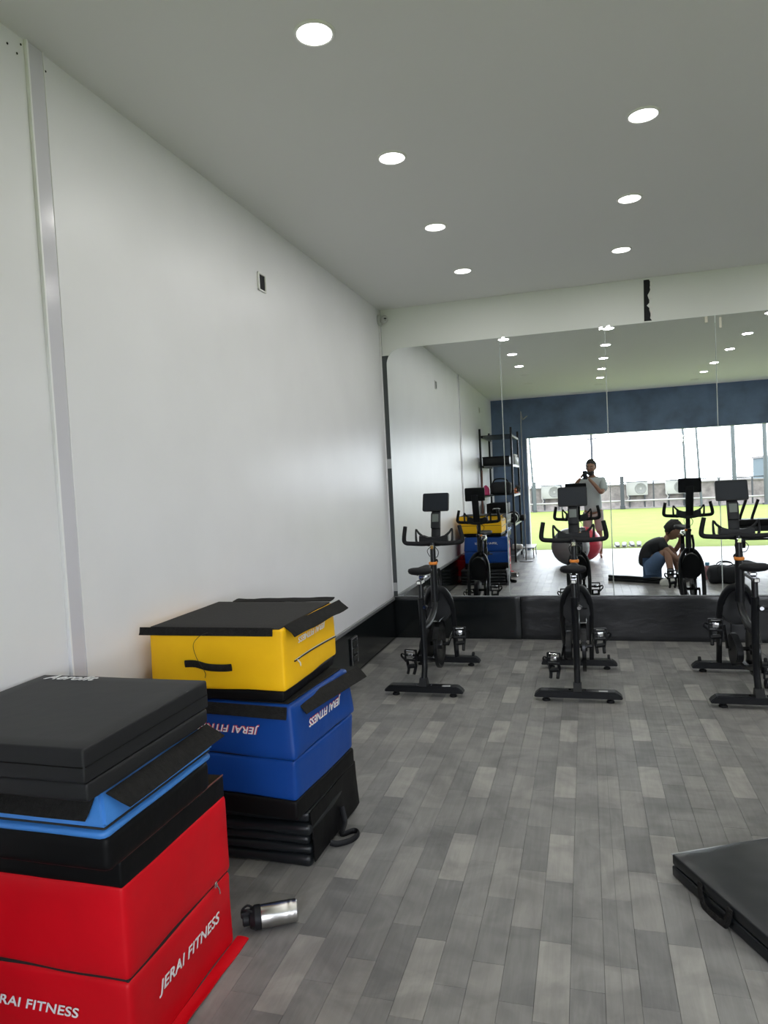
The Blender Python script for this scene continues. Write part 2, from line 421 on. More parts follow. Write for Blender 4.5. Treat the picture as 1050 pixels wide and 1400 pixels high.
# dark channel left of the mirrors
b = nb(); box(b, XL + .004, -1.712, YM + .006, YM + .024, .39, 2.622); t3 = struct(obj('trim_3', b, M_chan, smooth=0))
for za, zb in ((1.585, 1.672), (.437, .516)):
    b = nb(); box(b, XL + .003, -1.712, YM + .003, YM + .0065, za, zb); obj('tape', b, M_tape, t3, smooth=0)
b = nb(); box(b, XL, XL + .008, YM - .008, YM + .024, .39, H, .002); struct(obj('trim_5', b, M_pile, smooth=0))
# little holes in the wall by the strip
b = nb()
for y, z in ((2.02, 3.02), (2.0, 2.98), (2.13, 2.99), (1.96, 2.99)): sphere(b, (XL + .001, y, z), (.002, .004, .004), u=8, v=6)
obj('nail_hole', b, M_dark, wl)

# ------------------------------------------------------------------ mirrors
TX, TZ = .0015, .0064
def ymir(x, z): return YM + TX * x + TZ * (z - 1.5)
mlab = ['leftmost wall mirror panel with a rounded top corner beside the dark channel', 'wall mirror panel behind the middle exercise bike, second from the corner',
        'wall mirror panel reflecting the seated person, third from the corner', 'wall mirror panel behind the right-hand exercise bike, fourth from the corner',
        'wall mirror panel fifth from the dark corner channel', 'wall mirror panel farthest from the dark corner channel']
edges = [-1.728, -.687, .195, 1.050, 1.93, 2.81, 3.69]
mirs = []
for k in range(6):
    xa, xb = edges[k] + .0012, edges[k + 1] - .0012; za, zb = .392, 2.68
    if k == 0:
        r = .135
        out = [(xa, za), (xb, za), (xb, zb), (xa + r, zb)] + [(xa + r - r * math.sin(a), zb - r * 1.05 + r * 1.05 * math.cos(a)) for a in [PI / 2 * q / 10 for q in range(1, 11)]]
    else: out = [(xa, za), (xb, za), (xb, zb), (xa, zb)]
    t = nb(); e = .0022
    cx = sum(p[0] for p in out) / len(out); cz = (za + zb) / 2
    def ins(p, d):
        n = Vector((p[0] - cx, p[1] - cz)); s = Vector((abs(xb - xa) / 2, (zb - za) / 2))
        return (p[0] - d * max(-1, min(1, 1.6 * n.x / s.x)), p[1] - d * max(-1, min(1, 1.6 * n.y / s.y)))
    P3 = lambda p, dy: Vector((p[0], ymir(*p) + dy, p[1]))
    fr = [t.verts.new(P3(ins(p, e), 0)) for p in out]; ed = [t.verts.new(P3(p, .0012)) for p in out]; bk = [t.verts.new(P3(p, .005)) for p in out]
    f = t.faces.new(fr); n = len(out)
    for i in range(n):
        for A, B in ((fr, ed), (ed, bk)):
            q = t.faces.new([A[i], A[(i + 1) % n], B[(i + 1) % n], B[i]]); q.material_index = 1
    q = t.faces.new(bk[::-1]); q.material_index = 1
    bmesh.ops.recalc_face_normals(t, faces=t.faces[:])
    o = obj('mirror_panel', t, [M_mir, M_medge], smooth=0); tag(o, mlab[k], 'mirror', 'mirror panels on the end wall'); mirs.append(o)
for k, items in {1: [(-.655, 2.672, .028, .028, M_chrome), (.165, 2.672, .03, .03, M_chrome)], 2: [(.225, 2.672, .03, .03, M_chrome), (.985, 2.665, .022, .05, M_wthread)], 3: [(1.09, 2.648, .018, .085, M_wthread)]}.items():
    for (x, z, ww, hh, m_) in items:
        t = nb(); y = ymir(x, z); box(t, x - ww / 2, x + ww / 2, y - .004, y - .0006, z - hh + .012, z + .012, .001); obj('fixing_clip' if m_ is M_chrome else 'tape_remnant', t, m_, mirs[k], smooth=0)

# ------------------------------------------------------------------ ceiling lights
def downlight(x, y, lit, label):
    t = thing('ceiling_downlight', label, 'ceiling light', (x, y, H), 0, 'round recessed ceiling lights')
    b = nb(); lathe(b, [(.061, -.0005), (.061, -.006), (.066, -.008), (.072, -.004), (.073, 0)], 40); obj('trim_ring', b, M_whitep, t)
    b = nb(); lathe(b, [(0, -.0055), (.061, -.0045)], 40); obj('diffuser', b, M_emit if lit else M_unlit, t)
    if lit:
        l = bpy.data.lights.new('led', 'AREA'); l.shape = 'DISK'; l.size = .11; l.energy = LAMP; l.color = (1, .985, .96)
        lo = bpy.data.objects.new('led', l); COL.objects.link(lo); lo.parent = t; lo.location = (0, 0, -.010)
ordn = ['nearest the mirror wall', 'second from the mirror wall', 'third from the mirror wall', 'fourth from the mirror wall', 'fifth from the mirror wall', 'sixth from the mirror wall', 'seventh from the mirror wall']
for k, y in enumerate([5.388, 4.375, 3.36, 2.35, 1.40, .42, -.55]):
    downlight(-.845, y, k < 4, ('lit' if k < 4 else 'unlit') + ' round downlight in the row by the left wall, ' + ordn[k])
for k, y in enumerate([5.386, 4.393, 3.39, 2.39, 1.41, .44, -.5]):
    downlight(.30, y, k < 6, ('lit' if k < 6 else 'unlit') + ' round downlight in the middle row, ' + ordn[k])
for k, y in enumerate([5.40, 4.34, 3.24, 2.18, 1.02, .085, -.88]):
    downlight(1.92, y, k < 6, ('lit' if k < 6 else 'unlit') + ' round downlight in the row right of the middle one, ' + ordn[k])
for k, y in enumerate([5.4, 4.3, 3.2, 2.1, 1.0, -.1]):
    downlight(3.5, y, True, 'lit round downlight in the row farthest from the left wall, ' + ordn[k])

# ------------------------------------------------------------------ wall fittings
for k, (y, z, lab) in enumerate([(3.797, 2.672, 'open black electrical box high on the white left wall'), (-.06, 2.705, 'small dark electrical box on the left wall beyond the rack')]):
    t = thing('wall_box', lab, 'electrical box', (XL, y, z))
    b = nb(); box(b, 0, .004, -.040, .040, -.043, .043, .001); obj('cover_plate', b, M_dark, t, smooth=0)
    b = nb()
    box(b, 0, .012, -.050, -.040, -.052, .052, .002); box(b, 0, .012, .040, .046, -.052, .052, .002); box(b, 0, .010, -.05, .046, .043, .052, .002); box(b, 0, .010, -.05, .046, -.052, -.043, .002)
    obj('frame', b, M_whitep, t, smooth=0)
t = thing('wall_socket', 'black power socket on the glossy black skirting beside the blue box', 'socket', (XL + .014, 5.03, .19))
b = nb(); box(b, 0, .012, -.075, .075, -.105, .105, .004); obj('plate', b, M_blkp, t, smooth=0)
for z in (-.055, .0, .055):
    b = nb(); box(b, .012, .02, -.055, .055, z - .02, z + .02, .003); obj('module', b, M_skirt, t, smooth=0)
b = nb(); box(b, .010, .016, -.068, -.062, -.1, .1); box(b, .010, .016, .062, .068, -.1, .1); box(b, .010, .016, -.068, .068, .094, .1); obj('rim', b, M_gtrim, t, smooth=0)

t = thing('security_camera', 'white turret security camera in the corner under the ceiling', 'camera', (-1.748, YM - .020, 2.945))
b = nb(); lathe(b, [(0, -.002), (.046, -.002), (.05, .004), (.05, .02), (.044, .028), (0, .03)], 28, basis((-.028, -.004, 0), (0, 1, 0), (0, 0, 1), (1, 0, 0))); obj('mount', b, M_camw, t)
b = nb(); sphere(b, (.035, -.03, -.002), .036, u=20, v=14); obj('eyeball', b, M_camw, t)
dv = Vector((.45, -.88, -.15)).normalized(); sx = dv.cross(Vector((0, 0, 1))).normalized(); sy = sx.cross(dv)
b = nb(); lathe(b, [(0, .0), (.02, .0), (.022, -.006)], 20, basis(Vector((.035, -.03, -.002)) + dv * .0345, sx, -sy, dv)); ly = obj('lens_face', b, M_camw, t)
b = nb(); box(b, -.013, .011, -.002, .010, .0, .003, .001, M=basis(Vector((.035, -.03, -.002)) + dv * .035, sx, sy, dv)); box(b, -.006, .002, -.012, -.007, .0, .002, M=basis(Vector((.035, -.03, -.002)) + dv * .035, sx, sy, dv)); obj('lens', b, M_dark, t, smooth=0)
b = nb(); tube(b, [(-.022, .0, -.05), (-.022, .0, -.33)], .005, 8); obj('cable', b, M_whitep, t)

# ------------------------------------------------------------------ exercise bikes
def make_bike(xc, label, ang, scr_yaw=0.0):
    T = thing('exercise_bike', label, 'exercise bike', (xc, 4.985, 0), 0, 'black indoor exercise bikes facing the mirror')
    def stab(y, wheels):
        b = nb()
        out = [(-.275, .028), (.275, .028), (.272, .045), (.235, .074), (-.235, .074), (-.272, .045)]
        prism(b, out, -.036, .036, XZ(y)); bmesh.ops.bevel(b, geom=b.edges[:], offset=.005, segments=2, affect='EDGES')
        o = obj('front_stabilizer' if wheels else 'rear_stabilizer', b, M_blkm, T)
        for s in (-1, 1):
            b = nb(); lathe(b, [(0, 0), (.024, 0), (.026, .006), (.022, .014), (.009, .016), (.009, .03)], 14, Matrix.Translation((s * .20, y, 0))); obj('levelling_foot', b, M_rub, o)
            if wheels:
                b = nb(); lathe(b, [(0, -.009), (.02, -.009), (.022, 0), (.02, .009), (0, .009)], 16, basis((s * .215, y + .035, .078), (0, 1, 0), (0, 0, 1), (1, 0, 0))); obj('transport_wheel', b, M_rub, o)
            else:
                b = nb(); lathe(b, [(0, .006), (.007, .005), (.008, 0)], 8, Matrix.Translation((s * .05, y, .074))); obj('bolt', b, M_blks, o)
        return o
    rs = stab(-.385, False); stab(.39, True)
    b = nb(); box(b, .13, .185, -.41, -.385, .0738, .0752); o = obj('sticker', b, M_tape, rs, smooth=0)
    b = nb(); tube(b, [(0, -.385, .06), (0, -.355, .14), (0, -.325, .23), (0, -.325, .46), (0, -.345, .67)], [.026, .024, .024, .026, .027], 12, sub=4, flat=(.85, 1.15)); obj('rear_post', b, M_blkm, T)
    b = nb(); prism(b, [(-.43, .074), (-.34, .074), (-.365, .12), (-.40, .12)], -.026, .026, YZ(0)); obj('post_foot', b, M_blkp, T)
    b = nb(); tube(b, [(0, -.325, .45), (0, -.15, .45), (0, .03, .50), (0, .12, .60)], .024, 10, sub=3); tube(b, [(0, -.33, .24), (0, -.1, .17), (0, .10, .15), (0, .36, .075)], .02, 10, sub=3); obj('main_frame', b, M_blkm, T)
    # fork legs and dome shroud
    for s in (-1, 1):
        b = nb(); tube(b, [(s * .012, .12, .655), (s * .055, .16, .632), (s * .092, .21, .55), (s * .103, .26, .42), (s * .098, .32, .24), (s * .093, .385, .07)], [.02, .021, .022, .021, .02, .02], 10, sub=4, flat=(.75, 1.3)); obj('fork_leg', b, M_blkm, T)
    arch = [(.088 * math.cos(a), .50 + .135 * math.sin(a)) for a in [PI * q / 16 for q in range(17)]]
    out = arch + [(-.096, .44), (-.07, .40), (-.03, .38), (.03, .38), (.07, .40), (.096, .44)]
    Mx = Matrix.Translation((0, .225, .5)) @ Matrix.Rotation(math.radians(-14), 4, 'X') @ Matrix.Translation((0, 0, -.5)) @ XZ(0)
    b = nb(); prism(b, out, -.014, .03, Mx); bmesh.ops.bevel(b, geom=b.edges[:], offset=.006, segments=2, affect='EDGES'); sh = obj('fork_shroud', b, M_blkp, T)
    b = nb(); tube(b, [(.085, .19, .45), (.05, .195, .425), (0, .195, .415), (-.05, .195, .425), (-.085, .19, .45)], .006, 8, sub=3); obj('shroud_rim', b, M_blks, sh)
    # flywheel, guard, belt cover
    fc = (.046, -.02, .265)
    Mf = basis(fc, (0, 1, 0), (0, 0, 1), (1, 0, 0))
    b = nb(); lathe(b, [(.03, -.008), (.13, -.007), (.145, -.013), (.165, -.013), (.168, -.010), (.168, .010), (.165, .013), (.145, .013), (.13, .007), (.03, .008)], 40, Mf); fw = obj('flywheel', b, M_blks, T)
    b = nb(); lathe(b, [(0, -.024), (.03, -.022), (.034, -.008), (.034, .008), (.03, .022), (0, .024)], 20, Mf); obj('hub', b, M_blks, fw)
    b = nb()
    for side in (-.018, .018):
        pass
    ar = [(fc[1] + .181 * math.cos(a), fc[2] + .181 * math.sin(a)) for a in [math.radians(35 + 120 * q / 14) for q in range(15)]]
    ar2 = [(fc[1] + .175 * math.cos(a), fc[2] + .175 * math.sin(a)) for a in [math.radians(155 - 120 * q / 14) for q in range(15)]]
    prism(b, ar + ar2, -.02, .02, YZ(fc[0])); obj('flywheel_guard', b, M_blks, fw)
    b = nb(); box(b, .024, .070, -.115, .085, .448, .456, .003); obj('guard_cap', b, M_chrome, fw, smooth=0)
    cc = Vector((0, .045, .255))
    teard = [(cc.y + .105 * math.cos(a), cc.z + .105 * math.sin(a)) for a in [math.radians(-80 + 190 * q / 14) for q in range(15)]] + [(fc[1] - .09 + .06 * math.cos(a), fc[2] + .06 * math.sin(a)) for a in [math.radians(115 + 150 * q / 8) for q in range(9)]]
    b = nb(); prism(b, teard, -.075, -.035, YZ(0)); bmesh.ops.bevel(b, geom=b.edges[:], offset=.006, segments=2, affect='EDGES'); obj('belt_cover', b, M_blkp, T)
    # cranks and pedals
    b = nb(); tube(b, [(-.09, cc.y, cc.z), (.1, cc.y, cc.z)], .014, 12); obj('crank_axle', b, M_blks, T)
    for s in (-1, 1):
        a = ang + (0 if s > 0 else PI)
        e = Vector((s * .105, cc.y + .155 * math.cos(a), cc.z + .155 * math.sin(a)))
        b = nb(); tube(b, [(s * .095, cc.y, cc.z), e], [.015, .011], 8, flat=(.6, 1.2)); cr = obj('crank_arm', b, M_blks, T)
        c = e + Vector((s * .052, 0, 0))
        Mp = Matrix.Translation(c) @ Matrix.Rotation(math.radians(8 * s), 4, 'Z')
        b = nb(); box(b, -.045, .045, -.010, .010, -.008, .008, .003, M=Mp)
        for zz_ in (-.036, .036): box(b, -.045, .045, -.010, .010, zz_ - .006, zz_ + .006, .003, M=Mp)
        for xx in (-.042, .042): box(b, xx - .005, xx + .005, -.009, .009, -.04, .04, .002, M=Mp)
        pd = obj('pedal', b, M_blkp, T)
        b = nb(); box(b, -.020, .020, -.017, -.010, -.016, .016, .005, 2, Mp); box(b, -.030, .030, -.014, -.010, .028, .035, .002, M=Mp); obj('pedal_plate', b, M_chrome, pd)
        b = nb()
        for xx in (-.03, .03): tube(b, [(xx, .0, -.036), (xx * 1.05, .012, -.07), (xx * .85, .012, -.105), (xx * .8, -.012, -.135)], .0115, 6, sub=3)
        tube(b, [(-.03, .012, -.088), (.03, .012, -.080)], .017, 6)
        b.transform(Mp); obj('toe_cage', b, M_blkp, pd)
        b = nb(); tube(b, [(.045, 0, .0), (.066, -.01, .01), (.072, .0, -.012), (.058, .006, -.03), (.04, .006, -.05)], .004, 6, sub=3, flat=(2, .6)); b.transform(Mp @ Matrix.Diagonal((s, 1, 1, 1))); obj('pedal_strap', b, M_rub, pd)
    # seat post, slider, saddle
    b = nb(); tube(b, [(0, -.345, .62), (0, -.335, .78)], .019, 12); obj('seat_post', b, M_blks, T)
    b = nb(); tube(b, [(.03, -.345, .60), (.075, -.355, .60)], .008, 8); lathe(b, [(0, -.006), (.018, -.006), (.02, .0), (.018, .012), (0, .014)], 12, basis((.028, -.365, .605), (1, 0, 0), (0, 0, 1), (0, -1, 0))); obj('height_knob', b, M_blkp, T)
    b = nb(); lathe(b, [(0, .002), (.012, .002), (.012, 0)], 12, basis((.028, -.380, .605), (1, 0, 0), (0, 0, 1), (0, -1, 0))); obj('knob_cap', b, M_chrome, T)
    b = nb(); box(b, -.017, .017, -.40, -.12, .765, .790, .004); obj('seat_slider', b, M_blks, T)
    b = nb(); box(b, .0172, .0186, -.38, -.30, .768, .787); box(b, -.012, .012, -.4015, -.400, .769, .786); obj('scale_label', b, M_whitep, T, smooth=0)
    b = nb(); box(b, -.022, .022, -.31, -.23, .79, .815, .006); tube(b, [(-.022, -.33, .82), (-.012, -.1, .835)], .005, 6); tube(b, [(.022, -.33, .82), (.012, -.1, .835)], .005, 6); obj('saddle_clamp', b, M_chrome, T)
    b = nb(); st = []
    for (y, wd, zt, zb) in [(-.395, .035, .868, .845), (-.385, .068, .876, .832), (-.35, .084, .882, .822), (-.30, .078, .878, .82), (-.24, .052, .870, .826), (-.17, .032, .866, .832), (-.11, .026, .864, .834), (-.085, .014, .858, .84)]:
        ring = []
        for k in range(14):
            a = 2 * PI * k / 14; ca, sa = math.cos(a), math.sin(a)
            dip = -.010 * (1 - abs(ca)) if sa > 0 and y < -.2 else 0
            ring.append(b.verts.new((wd * math.copysign(abs(ca) ** .7, ca), y, (zt + zb) / 2 + (zt - zb) / 2 * math.copysign(abs(sa) ** .8, sa) + dip)))
        st.append(ring)
    for r0, r1 in zip(st[:-1], st[1:]):
        for k in range(14): b.faces.new([r0[k], r0[(k + 1) % 14], r1[(k + 1) % 14], r1[k]])
    b.faces.new(st[0][::-1]); b.faces.new(st[-1]); bmesh.ops.recalc_face_normals(b, faces=b.faces[:]); obj('saddle', b, M_rub, T, smooth=60)
    # head tube, collar, bars
    b = nb(); tube(b, [(0, .10, .56), (0, .098, .84)], [.032, .029], 14, flat=(.9, 1.2)); obj('head_tube', b, M_blkm, T)
    b = nb(); tube(b, [(0, .098, .82), (0, .105, 1.0)], .021, 12); obj('stem', b, M_blks, T)
    b = nb(); lathe(b, [(.022, -.010), (.030, -.010), (.033, -.005), (.033, .005), (.029, .011), (.022, .011)], 18, Matrix.Translation((0, .094, .848))); obj('collar', b, M_orange, T)
    b = nb(); tube(b, [(0, .12, .845), (0, .17, .85)], .009, 8); sphere(b, (0, .185, .852), (.02, .018, .02), u=12, v=8); obj('stem_knob', b, M_blkp, T)
    b = nb(); tube(b, [(.03, .13, .80), (.035, .17, .72), (.03, .17, .63)], .012, 8, sub=3); obj('brake_rod', b, M_blks, T)
    b = nb()
    for s in (-1, 1): tube(b, [(0, .125, 1.0), (s * .07, .12, .992), (s * .17, .125, .995), (s * .212, .125, 1.002), (s * .222, .122, 1.03), (s * .205, .11, 1.125)], [.019, .018, .016, .0165, .0165, .015], 12, sub=4)
    hb = obj('handlebar', b, M_rub, T)
    out = [(-.108, 1.058), (-.085, 1.042), (-.045, 1.038), (.045, 1.038), (.085, 1.042), (.108, 1.058), (.112, 1.0), (.085, .978), (.03, .968), (-.03, .968), (-.085, .978), (-.112, 1.0)]
    b = nb(); prism(b, out, -.03, .03, XZ(.165)); bmesh.ops.bevel(b, geom=b.edges[:], offset=.008, segments=2, affect='EDGES'); obj('bar_centre', b, M_blkp, hb)
    for s in (-1, 1):
        b = nb(); tube(b, [(s * .10, .165, .985), (s * .134, .165, 1.0), (s * .140, .17, 1.05), (s * .138, .175, 1.098), (s * .120, .172, 1.072), (s * .09, .168, 1.045)], [.011, .010, .008, .006, .008, .010], 8, sub=3); obj('bar_horn', b, M_blkp, hb)
    b = nb(); tube(b, [(.02, .09, .97), (.05, .06, .94), (.04, .07, .90), (.015, .09, .89)], .003, 6, sub=4); tube(b, [(.01, .09, .985), (-.03, .05, .95), (-.02, .08, .90)], .0025, 6, sub=4); obj('cable', b, M_blkp, T)
    b = nb(); lathe(b, [(0, -.008), (.014, -.008), (.014, .008), (0, .008)], 10, basis((0, .098, .975), (0, 1, 0), (0, 0, 1), (1, 0, 0))); box(b, -.014, .014, .070, .08, .955, .985, .003); obj('bar_clamp', b, M_chrome, T)
    # console and tablet
    Mc = Matrix.Translation((0, .235, 1.10)) @ Matrix.Rotation(math.radians(-16), 4, 'X')
    b = nb(); box(b, -.035, .035, .012, .028, -.10, .20, .006, 2, Mc); obj('tablet_bracket', b, M_blkp, T)
    b = nb(); box(b, -.036, .036, -.012, .012, -.005, .118, .008, 2, Mc); co = obj('console', b, M_blkp, T)
    b = nb(); box(b, -.025, .025, -.0132, -.0118, .045, .105, M=Mc); obj('lcd', b, M_lcd, co, smooth=0)
    Mt = Matrix.Translation((0, .292, 1.293)) @ Matrix.Rotation(scr_yaw, 4, 'Z') @ Matrix.Rotation(math.radians(-14), 4, 'X')
    b = nb(); prism(b, [(sx_ * .103 + ox, sz_ * .07 + oz) for sx_, sz_, ox, oz in [(-1, -1, .012, 0), (1, -1, -.012, 0), (1, -1, -.003, .003), (1, -1, 0, .012), (1, 1, 0, -.012), (1, 1, -.003, -.003), (1, 1, -.012, 0), (-1, 1, .012, 0), (-1, 1, .003, -.003), (-1, 1, 0, -.012), (-1, -1, 0, .012), (-1, -1, .003, .003)]], -.01, .01, Mt @ XZ(0)); tb = obj('tablet', b, M_blkp, T)
    b = nb(); box(b, -.095, .095, -.0112, -.0095, -.062, .062, M=Mt); obj('screen', b, M_scr, tb, smooth=0)
    return T
make_bike(-1.115, 'black exercise bike nearest the left wall', math.radians(20), -.10)
make_bike(-.100, 'black exercise bike in the middle of the row, in front of the photographer reflection', math.radians(20), 0)
make_bike(.955, 'black exercise bike at the right, partly cut by the photo edge', math.radians(-100), .06)
make_bike(2.02, 'fourth black exercise bike, only its handlebar reflected at the right edge of the mirror', math.radians(60), 0)

# ------------------------------------------------------------------ left stack: red box, light blue box, two mats
FRN = lambda x, y, z: basis((x, y, z), (1, 0, 0), (0, 0, 1), (0, -1, 0))
RGT = lambda x, y, z: basis((x, y, z), (0, 1, 0), (0, 0, 1), (1, 0, 0))
FRU = lambda x, y, z: basis((x, y, z), (-1, 0, 0), (0, 0, -1), (0, -1, 0))
RGU = lambda x, y, z: basis((x, y, z), (0, -1, 0), (0, 0, -1), (1, 0, 0))
T = thing('plyo_box', 'large red soft plyometric box on the floor with white lettering, under the black mats', 'plyo box')
b = nb(); soft(b, -1.76, -1.166, 1.462, 1.992, .0, .243, .014, 16, .006, 1, 5, bulge=.004); obj('lower_body', b, M_red, T)
b = nb(); soft(b, -1.76, -1.166, 1.462, 1.992, .247, .497, .014, 16, .006, 2, 5, bulge=.004); obj('upper_body', b, M_red, T)
b = nb(); soft(b, -1.753, -1.172, 1.468, 1.986, .236, .254, .004, 6, .0, 0); zp = obj('zip_seam', b, M_thread, T)
b = nb(); soft(b, -1.757, -1.168, 1.464, 1.990, .49, .563, .008, 10, .002, 3); obj('top_band', b, M_bvin, T)
b = nb()
for (p, q) in [((-1.757, 1.466, .563), (-1.170, 1.466, .563)), ((-1.170, 1.466, .563), (-1.170, 1.988, .563))]: tube(b, [p, q], .0025, 6)
obj('piping', b, M_piping, T)
b = nb(); flap(b, (-1.166, 1.47, .004), (-1.166, 2.01, .004), (1, 0, 0), .042, .004, 18, .012, 4); obj('floor_flap', b, M_red, T)
b = nb(); flap(b, (-1.2, 1.992, .004), (-1.72, 1.992, .004), (0, 1, .0), .05, .004, 10, .004, 5); obj('floor_flap', b, M_red, T)
lettering('lettering', 'JERAI FITNESS', FRN(-1.625, 1.4535, .123), .305, .036, M_wtxt, T)
lettering('lettering', 'JERAI FITNESS', RGT(-1.1575, 1.57, .125), .325, .042, M_wtxt, T)
b = nb(); box(b, -1.166, -1.158, 1.884, 1.896, .243, .262, .002); tube(b, [(-1.158, 1.89, .255), (-1.152, 1.895, .235), (-1.153, 1.897, .222)], .003, 6); o = obj('zip_pull', b, M_chrome, T); o['label'] = 'chrome zip pull'

T = thing('plyo_box', 'thin light blue soft plyometric box on the red box, with drooping black flaps', 'plyo box', (0, 0, .566))
b = nb(); soft(b, -1.75, -1.15, 1.40, 1.885, 0, .094, .02, 10, .002, 5); obj('black_base', b, M_bvin, T)
b = nb(); soft(b, -1.755, -1.143, 1.385, 1.89, .092, .116, .02, 10, .002, 6); obj('blue_body', b, M_sky, T)
b = nb(); soft(b, -1.752, -1.147, 1.39, 1.886, .1165, .124, .006, 8, .001, 6); obj('dark_seam', b, M_thread, T)
b = nb()
ring = [[(-1.755, 1.383, .124), (-1.141, 1.383, .124), (-1.141, 1.892, .124), (-1.755, 1.892, .124)], [(-1.755, 1.383, .142), (-1.141, 1.383, .142), (-1.141, 1.892, .142), (-1.755, 1.892, .142)], [(-1.75, 1.42, .202), (-1.178, 1.42, .202), (-1.178, 1.86, .202), (-1.75, 1.86, .202)]]
rv = [[b.verts.new(p) for p in r_] for r_ in ring]
for a_, c_ in zip(rv[:-1], rv[1:]):
    for k in range(4): b.faces.new([a_[k], a_[(k + 1) % 4], c_[(k + 1) % 4], c_[k]])
b.faces.new(rv[0][::-1]); b.faces.new(rv[-1]); bmesh.ops.bevel(b, geom=b.edges[:], offset=.008, segments=2, affect='EDGES')
obj('blue_top', b, M_sky, T)
b = nb(); flap(b, (-1.75, 1.408, .192), (-1.183, 1.408, .192), (0, -.047, -.055), .060, .004, 12, .006, 7); obj('front_flap', b, M_velc, T)
b = nb(); flap(b, (-1.166, 1.425, .192), (-1.166, 1.90, .195), (.055, .03, -.05), .070, .004, 12, .008, 8); obj('side_flap', b, M_velc, T)

T = thing('exercise_mat', 'thin black foam mat under the thick lettered mat on the left stack', 'exercise mat', (0, 0, .772))
b = nb(); soft(b, -1.757, -1.150, 1.345, 1.890, 0, .047, .008, 10, .002, 9, bulge=.003); obj('body', b, M_bmat, T)
T = thing('exercise_mat', 'thick black foam mat with white lettering, topmost of the left stack', 'exercise mat', (0, 0, .8205))
b = nb(); soft(b, -1.757, -1.147, 1.335, 1.893, 0, .0845, .007, 12, .0012, 10); obj('body', b, M_bmat, T)
b = nb()
for p, q in (((-1.75, 1.3345, .040), (-1.15, 1.3345, .040)), ((-1.1465, 1.34, .040), (-1.1465, 1.888, .040))): tube(b, [p, q], .0018, 6)
obj('seam_piping', b, M_bvin, T)
lettering('lettering', 'Aerofit', basis((-1.712, 1.838, .0868), (1, 0, 0), (0, 1, 0), (0, 0, 1)), .190, .044, M_wtxt, T, shear=.3)

# ------------------------------------------------------------------ right stack: folded mat, blue box, yellow box
T = thing('folded_mat', 'black folding gym mat with thick layers on the floor under the blue box', 'folding mat', (0, 0, 0))
zz = 0
for k, (h, dx, dy) in enumerate([(.044, 0, 0), (.040, .006, .005), (.040, -.004, .004), (.047, .010, -.008), (.048, .004, .004)]):
    b = nb(); soft(b, -1.70, -1.083 + dx, 2.452 + dy, 2.992 + dy * .5, zz + .001, zz + h - .001, .016, 14, .007, 20 + k, 7, bulge=.006, nz_=3); obj('layer', b, M_bglo, T); zz += h
b = nb(); flap(b, (-1.080, 2.462, .214), (-1.074, 2.99, .205), (.012, 0, -.2), .195, .004, 18, .008, 31); obj('side_cover', b, M_bvin, T)
b = nb(); tube(b, [(-1.06, 2.76, .10), (-1.045, 2.75, .04), (-1.04, 2.70, .012), (-1.0, 2.735, .012), (-.972, 2.715, .012), (-.985, 2.66, .012), (-1.03, 2.62, .012), (-1.06, 2.61, .02)], .010, 8, sub=5, flat=(1.3, .5)); obj('carry_strap', b, M_rub, T)

T = thing('plyo_box', 'blue soft plyometric box with upside-down white lettering, under the yellow box', 'plyo box', (-1.088, 2.37, .2225), math.radians(-4.5))
LX = -.595
b = nb(); soft(b, LX, .0, .0, .55, 0, .078, .012, 8, .002, 40); obj('black_base', b, M_bvin, T)
b = nb(); soft(b, LX, .0, .0, .55, .076, .235, .014, 16, .006, 41, 5, taper=-.015, bulge=.004); obj('lower_body', b, M_blue, T)
b = nb(); soft(b, LX, .0, .0, .55, .238, .438, .014, 16, .006, 42, 5, taper=.06, bulge=.004); obj('upper_body', b, M_blue, T)
b = nb(); soft(b, LX + .006, -.006, .006, .544, .231, .242, .003, 6, 0, 0); obj('zip_seam', b, M_thread, T)
b = nb(); box(b, LX + .03, -.03, .03, .52, .436, .4435, .003); obj('top_panel', b, M_velc, T, smooth=0)
b = nb(); flap(b, (LX + .02, .002, .437), (-.02, .002, .437), (0, -.010, -.045), .046, .004, 12, .005, 43); obj('front_flap', b, M_velc, T)
b = nb(); flap(b, (-.026, .085, .430), (.014, .60, .430), (.045, 0, -.045), .062, .004, 12, .006, 44); obj('side_flap', b, M_velc, T)
for m_, off, gr in ((M_rtxt, .0, .003), (M_wtxt, .0012, 0)):
    lettering('lettering', 'JERAI FITNESS', FRU(-.14 + gr, -.0085 - off, .362 + gr), .31, .036 + gr, m_, T, bold=.012 + (.01 if gr else 0))
    lettering('lettering', 'JERAI FITNESS', RGU(.0035 + off, .425 + gr, .358 + gr), .30, .040 + gr, m_, T, bold=.012 + (.01 if gr else 0))
# back face print, seen in the mirror
lettering('lettering', 'JERAI FITNESS', basis((-.14, .5620, .33), (-1, 0, 0), (0, 0, 1), (0, 1, 0)), .31, .036, M_wtxt, T)

T = thing('plyo_box', 'yellow soft plyometric box with a black top, topmost of the right stack', 'plyo box', (0, 0, .6665))
b = nb(); soft(b, -1.695, -1.128, 2.400, 2.945, 0, .047, .012, 8, .002, 50); obj('black_base', b, M_bvin, T)
b = nb(); soft(b, -1.70, -1.118, 2.392, 2.953, .045, .283, .010, 18, .005, 51, 6, bulge=.003); bd = obj('body', b, M_yel, T)
b = nb(); soft(b, -1.695, -1.132, 2.400, 2.945, .280, .288, .003, 8, .001, 52); obj('top_panel', b, M_top, T)
b = nb(); flap(b, (-1.735, 2.392, .287), (-1.155, 2.392, .290), (0, -.012, -.045), .032, .004, 16, .008, 53); obj('front_flap', b, M_velc, T)
b = nb(); flap(b, (-1.125, 2.425, .287), (-1.105, 2.985, .287), (.04, 0.0, -.034), .058, .004, 12, .008, 54); obj('side_flap', b, M_velc, T)
